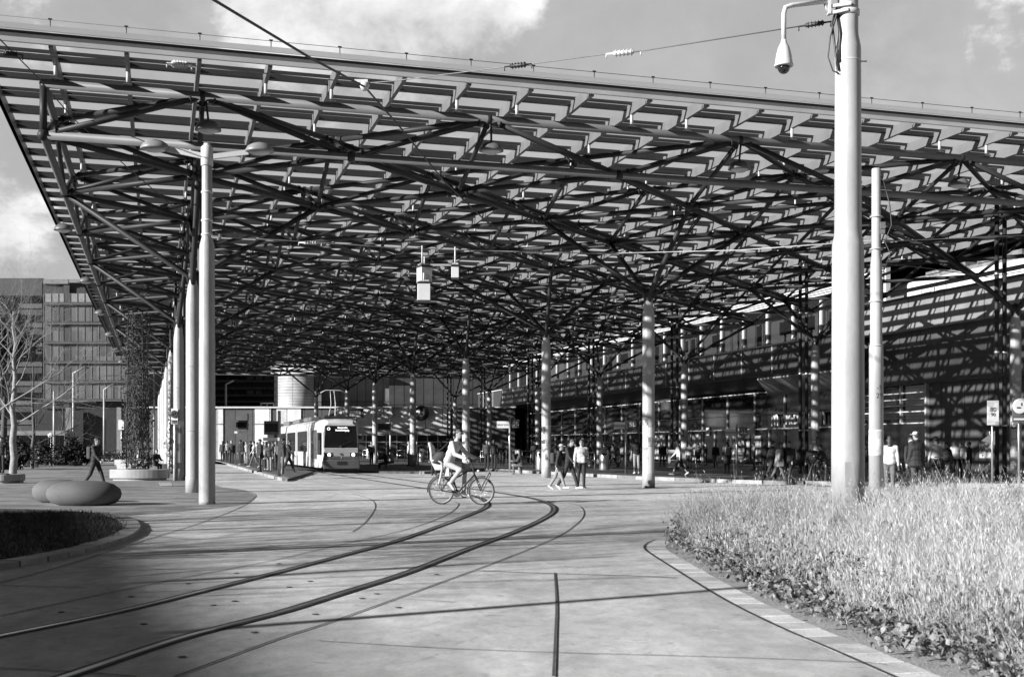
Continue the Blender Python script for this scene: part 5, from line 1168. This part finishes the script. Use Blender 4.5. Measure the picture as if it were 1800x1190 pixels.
# platform people right of the middle
person(1094, 822, 779, LEFT+30, WALK2, dict(top=K3, bot=K0, hair='short'), 'person in grey top by the lit shop window', ZP); t, s = person(1119, 833, 769, AWAY+5, dict(STAND, legs=((4,4),(-6,4))), dict(top=K0, bot=K3, hair='short', shoe=SH_W, sleeve=0, topname='shirt'), 'man in black shirt and grey trousers seen from behind', ZP)
person(1164, 822, 776, TOWARD, WALK, dict(top=K0, bot=K0, hair='bald'), 'bald man in black left of the sandwich board', ZP)
person(1194, 836, 773, LEFT-10, dict(WALK, lean=6), dict(top=K4, bot=K0, hair='tail', leglen=.35, botname='shorts', shoe=SH_W, legw=1.2), 'woman in white shirt and black shorts striding before the sandwich board', ZP)
person(1227, 822, 783, TOWARD+20, STAND, dict(top=K2, bot=K1, hair='long'), 'small dark person at the shop door', ZP); person(1241, 818, 780, LEFT, STAND, dict(top=K0, bot=K0), 'dark figure just inside the shop door', ZP)
t, s = person(1278, 831, 777, AWAY, STAND, dict(top=K1, bot=K0, hair='long', hem=.5, bulk=1.1, skirt=.9), 'woman in dark flared coat standing at the burger window', ZP); bag(t, s, 'backpack', K3, 'pale backpack of the woman in flared coat')
person(1355, 849, 774, RIGHT+15, dict(WALK, lean=8), dict(top=K0, bot=K0, hair='short', bulk=1.1), 'man in black leading the walking trio on the right'); t, s = person(1368, 850, 778, RIGHT+5, dict(WALK2, lean=6), dict(top=K3, bot=K2, hair='long', hem=.3, bulk=1.05), 'woman in beige grey coat walking with a shoulder bag'); bag(t, s, 'shoulder', K3, 'pale shoulder bag of the woman in beige grey coat')
person(1388, 850, 775, TOWARD-35, dict(WALK, arms=((10,8,30),(-14,8,20))), dict(top=K0, bot=K0, hair='short', hem=.35, shoe=SH_B, bulk=1.08), 'man in long black coat looking towards us near the pipes')
person(1428, 852, 782, TOWARD-20, dict(STANDP, lean=12), dict(top=K0, bot=K0, hair='cap', capm=K4, bulk=1.15), 'person in black with light cap bending beside the thick mast'); person(1449, 852, 785, LEFT, dict(WALK2, lean=16), dict(top=K0, bot=K1, bulk=1.2), 'dark stooping person left of the thick mast')
person(1521, 850, 780, LEFT, STAND, dict(top=K0, bot=K3, hair='short'), 'person in black glimpsed between the two masts')
person(1564, 871, 768, AWAY-15, STAND, dict(top=K5, bot=K2, hair='long', shoe=SH_W, hem=.0), 'woman in white jacket with long dark hair right of the slim mast')
person(1600, 862, 767, TOWARD+30, STAND, dict(top=K0, bot=K0, hair='short'), 'woman facing us behind the large man in black', Y=39)
person(1611, 871, 761, AWAY+25, STAND, dict(top=K0, bot=K1, hair='cap', capm=K4, bulk=1.3, shoe=SH_W, hem=.15), 'large man in black jacket and cap holding a bicycle')
t, s = person(1645, 850, 769, AWAY+10, STAND, dict(top=K4, bot=K1, hair='short'), 'man in light grey sweater seen from behind'); person(1667, 848, 777, LEFT+20, dict(WALK, lean=8), dict(top=K0, bot=K3, hair='short'), 'person in black top and grey trousers walking on the right')
person(1680, 843, 775, TOWARD, STAND, dict(top=K5, bot=K0, hairm=HRL), 'left of two people in white vests by the dark wall'); person(1692, 843, 775, LEFT+30, STAND, dict(top=K4, bot=K0, hairm=HRL, hair='long'), 'right of two people in white vests by the dark wall')
for px_, fy_, hy_, rz_, po_, cl_, lb_ in (
    (391, 812, 776, TOWARD, STAND, dict(top=K1, bot=K0), 'dark person half hidden by the near lamp mast at the tram stop'),
    (428, 813, 777, AWAY, STAND, dict(top=K2, bot=K1, hair='long'), 'long haired person deep in the tram stop crowd'),
    (452, 815, 778, RIGHT, STAND, dict(top=K4, bot=K2), 'light topped person in front of the white stop panel'),
    (463, 819, 777, TOWARD, STAND, dict(top=K0, bot=K2), 'person in black and jeans right of the big coat man'),
    (474, 829, 779, TOWARD, dict(STAND, lean=10), dict(top=K1, bot=K3, bulk=1.15), 'stooping person with grey trousers at the tram stop'),
    (486, 826, 776, LEFT, STAND, dict(top=K3, bot=K0, hair='long'), 'person in grey top beside the larger departure board'),
    (1062, 824, 780, AWAY, STAND, dict(top=K0, bot=K1), 'dark person at the clothes shop window'),
    (1078, 822, 779, LEFT, WALK, dict(top=K2, bot=K0, hair='long'), 'person in grey walking along the clothes shop'),
    (1142, 822, 778, RIGHT, STAND, dict(top=K1, bot=K0), 'dark person right of the nearest middle column'),
    (1212, 824, 779, AWAY, STAND, dict(top=K4, bot=K1), 'light topped person behind the striding woman'),
    (1258, 823, 780, TOWARD, STAND, dict(top=K0, bot=K2), 'person in black left of the flared coat woman'),
    (1325, 826, 779, LEFT, STAND, dict(top=K3, bot=K0), 'grey topped person right of the burger poster'),
    (1345, 828, 779, AWAY, STAND, dict(top=K0, bot=K0, hair='long'), 'long haired dark person under the restaurant sign'),
    (1408, 832, 779, TOWARD, STAND, dict(top=K1, bot=K0), 'dark person behind the slim paired pipes'),
    (1540, 845, 776, RIGHT, STAND, dict(top=K1, bot=K0), 'dark person behind the slim mast'),
    (1704, 840, 778, LEFT, STAND, dict(top=K0, bot=K0), 'person in black at the end of the dark wall group')):
    person(px_, fy_, hy_, rz_, po_, cl_, lb_, ZP)
person(1437, 826, 784, TOWARD, STAND, dict(top=K2, bot=K0), 'dark person behind the second station-side column', ZP, Y=62)

# ---------------------------------------------------------------- bicycles
def wheel(t, x, r=.345, spokes=18, tw=.018):
    q = MB(); n = 36; m = 8; vs = []; fs = []
    for i in range(n):
        a = 2*PI*i/n
        for k in range(m):
            b = 2*PI*k/m; rr = r-tw+math.cos(b)*tw; vs.append((x+math.cos(a)*rr, math.sin(b)*tw, r+math.sin(a)*rr))
    for i in range(n):
        for k in range(m): fs.append((i*m+k, ((i+1)%n)*m+k, ((i+1)%n)*m+(k+1)%m, i*m+(k+1)%m))
    q.add(vs, fs, True); w = q.build('wheel', M_tire, t)
    q = MB(); vs = []; fs = []
    for i in range(n):
        a = 2*PI*i/n
        for rr, y in ((r-.035,-.012),(r-.035,.012),(r-.055,.008),(r-.055,-.008)): vs.append((x+math.cos(a)*rr, y, r+math.sin(a)*rr))
    for i in range(n):
        for k in range(4): fs.append((i*4+k, ((i+1)%n)*4+k, ((i+1)%n)*4+(k+1)%4, i*4+(k+1)%4))
    q.add(vs, fs); q.build('rim', mat('rim_metal', .16, .45), w)
    q = MB()
    for k in range(spokes):
        a = 2*PI*k/spokes; q.tube((x+math.cos(a)*.02,.02*(-1)**k,r+math.sin(a)*.02), (x+math.cos(a+.12*(-1)**k)*(r-.045),0,r+math.sin(a+.12*(-1)**k)*(r-.045)), .0016 if spokes > 20 else .0022, n=4)
    q.tube((x,-.05,r),(x,.05,r),.022,n=10); q.build('spokes', M_chrome, w)
def bicycle(loc, rz, label, main=True, group=None, fm=M_black, fender=True):
    t = empty('bicycle', loc, rz, label, 'bicycle', group); wb = 1.06; r = .345
    wheel(t, 0, r, 28 if main else 16); wheel(t, wb, r, 28 if main else 16)
    bb = Vector((.43,0,.28)); st = Vector((.27,0,.80)); hd = Vector((.84,0,.90)); hb = Vector((.88,0,.76)); rx_ = Vector((0,0,r)); fx = Vector((wb,0,r))
    q = MB(); q.tube(bb, st, .016); q.tube(bb, hb-Vector((0,0,.02)), .021); q.tube(st.lerp(bb,.35), hd, .018); q.tube(hb-Vector((0,0,.04)), hd+Vector((-.02,0,.08)), .022)
    for y in (-.055,.055): q.path([bb+Vector((-.03,y*.5,0)), rx_+Vector((0,y,0))], .01); q.path([st.lerp(bb,.12)+Vector((0,y*.3,0)), rx_+Vector((0,y,0))], .009)
    q.build('frame', fm, t)
    q = MB()
    for y in (-.05,.05): q.path([hb+Vector((0,y*.7,-.03)), hb.lerp(fx,.5)+Vector((0,y,0)), fx+Vector((.0,y,0))], .013)
    q.build('fork', fm, t)
    q = MB(); q.tube(hd+Vector((-.02,0,.05)), hd+Vector((-.05,0,.2)), .015); q.path([Vector((.86,-.29,1.1)),Vector((.90,-.18,1.115)),Vector((.86,-.04,1.1)),Vector((.86,.04,1.1)),Vector((.90,.18,1.115)),Vector((.86,.29,1.1))], .012); hbr = q.build('handlebar', M_dark, t)
    q = MB(); q.tube((.86,-.31,1.1),(.89,-.2,1.112),.018); q.tube((.86,.31,1.1),(.89,.2,1.112),.018); q.build('grip', M_black, hbr)
    q = MB(); q.tube(st, st+Vector((-.03,0,.14)), .013); q.build('seat_post', M_chrome, t)
    q = MB(); q.ell(st+Vector((-.07,0,.17)), (.12,.075,.03)); q.ell(st+Vector((.04,0,.165)), (.12,.03,.022)); q.build('saddle', M_black, t)
    q = MB(); q.lathe(bb-Vector((0,.045,0)), [(.085,0),(.095,.002),(.095,.008),(.085,.01)], 24, ax=(0,-1,0)); q.tube(bb-Vector((0,.06,0)), bb+Vector((0,.06,0)), .025)
    for sg_, ang in ((-1,200 if main else 80),(1,20 if main else 260)):
        e_ = bb+Vector((math.cos(R(ang))*.17, sg_*.075, math.sin(R(ang))*.17)) if not main else bb+Vector(((-.15 if sg_ < 0 else .13), sg_*.075, (.07 if sg_ < 0 else -.1))); q.tube(bb+Vector((0,sg_*.065,0)), e_, .011); q.box(e_+Vector((0,sg_*.05,0)), (.1,.09,.02))
    q.build('crankset', M_dark, t)
    if fender:
        q = MB(); pts = [Vector((math.cos(R(a))*(r+.025), 0, r+math.sin(R(a))*(r+.025))) for a in range(20, 200, 12)]
        q.path(pts, .016, 6); q.path([Vector((wb,0,0))+Vector((math.cos(R(a))*(r+.025), 0, r+math.sin(R(a))*(r+.025))) for a in range(75, 205, 12)], .013, 6); q.build('mudguard', M_dark, t)
        q = MB(); q.tube((-.16,-.06,.74),(.2,-.05,.74),.008); q.tube((-.16,.06,.74),(.2,.05,.74),.008); q.tube((-.12,-.07,.74),(0,-.06,r),.007); q.tube((-.12,.07,.74),(0,.06,r),.007); q.tube((-.16,-.06,.74),(-.16,.06,.74),.007); q.build('rack', M_dark, t)
    return t
bk = bicycle((-1.75, 29.45, 0), -.33, 'city bicycle with pale child seat ridden across the rails')
q = MB(); q.hexa([(-.14,-.11,.84),(.13,-.11,.84),(.13,.11,.84),(-.14,.11,.84),(-.2,-.15,1.02),(.16,-.15,.95),(.16,.15,.95),(-.2,.15,1.02)]); cs = q.build('child_seat_base', M_light, bk, bevel=.03)
q = MB(); q.path([(-.16,0,.95),(-.22,0,1.1),(-.235,0,1.28),(-.26,0,1.42),(-.32,0,1.53)], [.05,.055,.05,.05,.03], 10, sx=2.6); q.path([(-.22,-.14,1.08),(-.05,-.16,1.1),(.06,-.15,1.04),(.08,-.14,.9),(.02,-.13,.62),(-.02,-.12,.5)], .026, 8); q.path([(-.22,.14,1.08),(-.05,.16,1.1),(.06,.15,1.04),(.08,.14,.9),(.02,.13,.62),(-.02,.12,.5)], .026, 8); q.build('child_seat_shell', M_light, bk)
q = MB(); q.box((.17,-.07,.82), (.13,.03,.24)); q.build('seat_bracket', M_light, bk)
q = MB(); q.beam((1.08,-.07,.42),(1.3,-.09,.8),.04,.02); q.beam((1.12,-.06,.36),(1.33,-.08,.76),.02,.02); q.beam((1.3,-.09,.8),(1.33,-.08,.76),.06,.03); q.build('front_rack', M_dark, bk)
q = MB(); q.ell((.98,0,.83), (.04,.035,.035)); q.build('front_light', M_light, bk)
# rider
rd = empty('person', (-1.75, 29.45, 0), -.33, 'cyclist in light jacket and trousers with glasses riding to the right', 'person')
J = dict(pel=(.19,0,1.05), neck=(.40,0,1.55), head=(.47,0,1.74), hf=(1,-.35,-.08), shL=(.38,.18,1.50), shR=(.36,-.18,1.50), elL=(.55,.25,1.27), elR=(.46,-.26,1.24), wrL=(.80,.25,1.14), wrR=(.76,-.25,1.13), hdL=(.3,-.05,-.25), hdR=(.35,.05,-.25),
    hipL=(.19,.09,1.0), hipR=(.19,-.09,1.0), knL=(.58,.1,.80), knR=(.55,-.11,.86), anL=(.55,.12,.30), anR=(.28,-.12,.52), toL=(.71,.13,.22), toR=(.38,-.13,.38))
figure(rd, J, 1.0, dict(top=K5, bot=K4, hair='short', glasses=1, shoe=SH_W, bulk=1.0, topname='jacket', legw=.95), near=True, curl=70)
o = empty('shoulder_bag', (-1.75, 29.45, 0), -.33, 'dark satchel slung behind the cyclist', 'bag'); q = MB(); q.ell((-.02,-.12,1.16), (.2,.08,.13), rot=Matrix.Rotation(-.6, 3, 'Y')); q.build('bag_body', K1, o)
q = MB(); q.path([(-.12,-.13,1.24),(.12,-.18,1.4),(.3,-.12,1.6),(.46,.05,1.5),(.40,.12,1.3),(.2,.1,1.12)], .015, 6); q.build('strap', K0, o)
bicycle((G(1572,868).x, G(1572,868).y+.1, 0), .1, 'bicycle held by the woman in white jacket', False); bicycle((G(1622,868).x, G(1622,868).y+.6, 0), .25, 'bicycle behind the large man in black', False)
proto = bicycle((at(140,118,HZ).x, 118, 0), 1.2, 'parked bicycle in the far row beyond the square', False, 'bicycles parked in a far row')
rs = random.Random(9)
for k in range(1, 17):
    c = copy_tree(proto); c.location = (at(140+k*5.6+rs.uniform(-1.5,1.5), 118, HZ).x, 118+rs.uniform(-1,1), 0); c.rotation_euler = (0,0,1.2+rs.uniform(-.5,.5))

# ---------------------------------------------------------------- planted bed on the right
kp = spline(gp([(1170,950),(1157,956),(1153,964),(1165,974),(1215,1004),(1300,1053),(1400,1101),(1500,1142),(1600,1184),(1700,1225)]), 16)
m1, m2_, m3_ = MB(), MB(), MB(); kerbstones(kp, .30, .008, .33, [m1, m3_, m1, m2_, m3_], gap=.007)
oe = []
for k in range(len(kp)):
    d = (kp[min(k+1, len(kp)-1)]-kp[max(k-1, 0)]).normalized(); oe.append(kp[k]-Vector((-d.y, d.x, 0))*.158)
q = MB(); q.strip(oe, .034, .0125); tag(q.build('kerb_joint', mat('tar_black', .05)), kind='structure')
tag(m1.build('kerb', mat('kerb_pale', .85, .7, 0, .16, 4, bump=.3, bscale=40, fine=.12), bevel=.014), kind='structure'); tag(m2_.build('kerb', mat('kerb_tan', .58, .7, 0, .2, 4, fine=.12), bevel=.006), kind='structure'); tag(m3_.build('kerb', mat('kerb_mid', .72, .7, 0, .2, 4, bump=.3, bscale=40, fine=.12), bevel=.006), kind='structure')
bed = [(p.x+.02, p.y) for p in kp]
far = [(3.2, 21.2), (5.5, 24.5), (9, 26.6), (16, 28), (30, 29)]
poly = bed+[(30, 6.5)]+far[::-1]
q = MB(); q.sheet(poly, .004); tag(q.build('planting_bed', M_sand), kind='structure')
def inside(x, y, m=0.0):
    c = False; n = len(poly)
    for i in range(n):
        x1, y1 = poly[i]; x2, y2 = poly[(i+1)%n]
        if (y1 > y) != (y2 > y) and x < (x2-x1)*(y-y1)/(y2-y1)+x1: c = not c
    return c
kl = np.array([(p.x, p.y) for p in kp])
def edge_d(x, y): return float(np.min(np.hypot(kl[:,0]-x, kl[:,1]-y)))
rg = np.random.default_rng(5)
def scatter(n, ymin=6.8, ymax=29, dmin=0, dmax=99, bias=1.0):
    out = []
    while len(out) < n:
        y = ymin+(ymax-ymin)*rg.random()**bias; x = 1.5+rg.random()*min(26, .46*y+1.2)
        if x > .46*y+.6 or not inside(x, y): continue
        d = edge_d(x, y)
        if d < dmin or d > dmax: continue
        out.append((x, y, d))
    return out
V_ = []; F_2 = []
cl_pts = scatter(8200, dmin=.5, bias=.9)
nb = 0
for (x, y, d) in cl_pts:
    near = max(0, min(1, (16-y)/9)); nbl = int(11+10*rg.random()); hh = (.42+.2*rg.random())*(.5+.5*min(1, (d-.5)/1.8))
    wx, wy = rg.normal(0,.09), rg.normal(0,.08); pn = math.sin(x*2.3+1.7*math.sin(y*1.3))*math.sin(y*1.9+x*.7); hh *= 1+.3*pn
    if pn < -.25 and rg.random() < .55: continue
    for b in range(nbl):
        bx_, by_ = x+rg.normal(0,.06), y+rg.normal(0,.06); h = hh*(.55+.6*rg.random()); a = rg.random()*6.28; w = (.0014+.0012*rg.random())*(1+.045*y)
        if rg.random() < .07: h *= 1.25+.5*rg.random()
        lx, ly = wx+rg.normal(0,.13)-.03, wy+rg.normal(0,.13); ca, sa = math.cos(a)*w, math.sin(a)*w; o = len(V_)
        for k in range(4):
            f = k/3; ww = (1-f)**.6 if k < 3 else .1; px_, py_, pz_ = bx_+lx*f*f*h*2.4, by_+ly*f*f*h*2.4, .005+h*f*(1-.1*f)
            V_.append((px_-ca*ww, py_-sa*ww, pz_)); V_.append((px_+ca*ww, py_+sa*ww, pz_))
        for k in range(3): F_2.append((o+2*k, o+2*k+1, o+2*k+3, o+2*k+2))
        if rg.random() < .3:      # seed head
            e = Vector(V_[o+6]); r_ = w*1.25; o2 = len(V_); up = Vector((lx, ly, .8)).normalized()*(.045+.03*rg.random())
            V_.extend([tuple(e), tuple(e+up*.5+Vector((math.cos(a)*r_, math.sin(a)*r_, 0))), tuple(e+up), tuple(e+up*.5-Vector((math.cos(a)*r_, math.sin(a)*r_, 0)))]); F_2.append((o2,o2+1,o2+2,o2+3))
me = bpy.data.meshes.new('ornamental_grass'); me.from_pydata(V_, [], F_2); o = bpy.data.objects.new('ornamental_grass', me); C.objects.link(o); me.materials.append(mat('dry_grass', .54, .7, 0, .32, 1.5)); tag(o, kind='stuff')
V_ = []; F_2 = []
for (x, y, d) in scatter(5200, dmin=.22, dmax=4.2, ymax=21, bias=1.0):
    if rg.random() < (d-1.0)*.45: continue
    if rg.random() < .6 and d < .45+.3*math.sin(y*2.1): continue
    hh = .10+.2*rg.random()*min(1.2, d)
    for b in range(13):
        c = Vector((x+rg.normal(0,.08), y+rg.normal(0,.08), .05+hh*rg.random())); s_ = .012+.024*rg.random()
        d1 = Vector(rg.normal(0,1,3)); d1.z *= .6; d1 = d1.normalized()*s_; d2 = d1.cross(Vector(rg.normal(0,1,3))).normalized()*s_*.75; o_ = len(V_); bend = Vector((0,0,-s_*.3))
        V_.extend([tuple(c-d1), tuple(c-d1*.2+d2), tuple(c+d1+bend), tuple(c-d1*.2-d2)]); F_2.append((o_,o_+1,o_+2,o_+3))
me = bpy.data.meshes.new('ground_cover'); me.from_pydata(V_, [], F_2); o = bpy.data.objects.new('ground_cover', me); C.objects.link(o); me.materials.append(mat('ground_cover_leaf', .2, .6, 0, .9, 16)); tag(o, kind='stuff')
# dark lawn in the left bed
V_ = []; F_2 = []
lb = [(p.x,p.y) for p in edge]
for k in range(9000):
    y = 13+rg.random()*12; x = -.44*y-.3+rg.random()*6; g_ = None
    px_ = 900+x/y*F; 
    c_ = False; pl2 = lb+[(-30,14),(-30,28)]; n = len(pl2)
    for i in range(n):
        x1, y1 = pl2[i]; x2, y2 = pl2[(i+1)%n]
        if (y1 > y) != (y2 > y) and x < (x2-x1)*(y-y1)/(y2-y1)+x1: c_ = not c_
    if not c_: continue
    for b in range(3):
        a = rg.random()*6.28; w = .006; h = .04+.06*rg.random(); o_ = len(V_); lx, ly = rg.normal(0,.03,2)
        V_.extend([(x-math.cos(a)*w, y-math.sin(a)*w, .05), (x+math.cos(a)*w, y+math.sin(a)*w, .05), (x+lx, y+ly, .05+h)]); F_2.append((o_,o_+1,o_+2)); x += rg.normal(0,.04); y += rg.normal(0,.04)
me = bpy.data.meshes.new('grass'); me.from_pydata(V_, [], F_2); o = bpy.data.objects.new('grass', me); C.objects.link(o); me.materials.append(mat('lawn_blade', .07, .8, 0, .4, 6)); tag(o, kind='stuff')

# ---------------------------------------------------------------- unseen trees, masts and an added block that throw shade from the left
TE = math.tan(R(EL)); DS = SUN_D.normalized(); BH = 21.0
pa, pb_ = Vector((-.3,5.2,0))-DS*(BH/TE), Vector((-8.6,25.5,0))-DS*(BH/TE)
nb_ = empty('shade_block', (0,0,0), 0, 'unseen block added left of the square to shade the foreground', 'building')  # unseen block, added and sized so its shadow darkens the left foreground
q = MB(); dr = (pb_-pa).normalized(); nn = Vector((-dr.y, dr.x, 0)); pa2 = pa-dr*30
q.slab([(pa2.x,pa2.y),(pb_.x,pb_.y),((pb_+nn*12).x,(pb_+nn*12).y),((pa2+nn*12).x,(pa2+nn*12).y)], 0, BH); q.build('wall', mat('shade_block_wall', .12, .8), nb_)
for k in range(5):
    q = MB(); a_ = pa2+dr*4; q.slab([((a_-nn*.1).x,(a_-nn*.1).y),((pb_-dr*2-nn*.1).x,(pb_-dr*2-nn*.1).y),((pb_-dr*2+nn*.05).x,(pb_-dr*2+nn*.05).y),((a_+nn*.05).x,(a_+nn*.05).y)], 3+k*3.4, 4.7+k*3.4); q.build('window', M_darkglass, nb_)
for x, y, h, r_, lb_ in ((.4, 10.85, 5.3, .085, 'short lamp mast left of the square, outside the picture'), (.2, 18.5, 8.5, .09, 'tall lamp mast left of the square, outside the picture')):
    p = Vector((x,y,0))-DS*(h/TE-2.8); t = empty('lamp_post', p, 0, lb_, 'lamp post'); q = MB(); q.tube((0,0,0),(0,0,h),r_*1.2,r_*.8,n=12); q.build('pole', M_polew, t); q = MB(); q.ell((0,0,h), (.3,.2,.08)); q.build('lamp_head', M_dark, t)
for k, (x, y, h) in enumerate(((-15.5, 9.5, 9.5), (-20, 12, 11), (-17, 17, 8.5), (-25, 5, 11), (-22, 17, 9.5), (-12.5, 11.5, 8), (-18, 8, 10.5), (-21, 14, 10), (-15, 6, 8))):
    bare_tree('bare_tree', (x, y, 0), h, 4.4, 40+k, 'one of the leafless trees left of the square, outside the picture', M_bark, 4, 'leafless trees outside the left edge', tr=.15, nb=13)
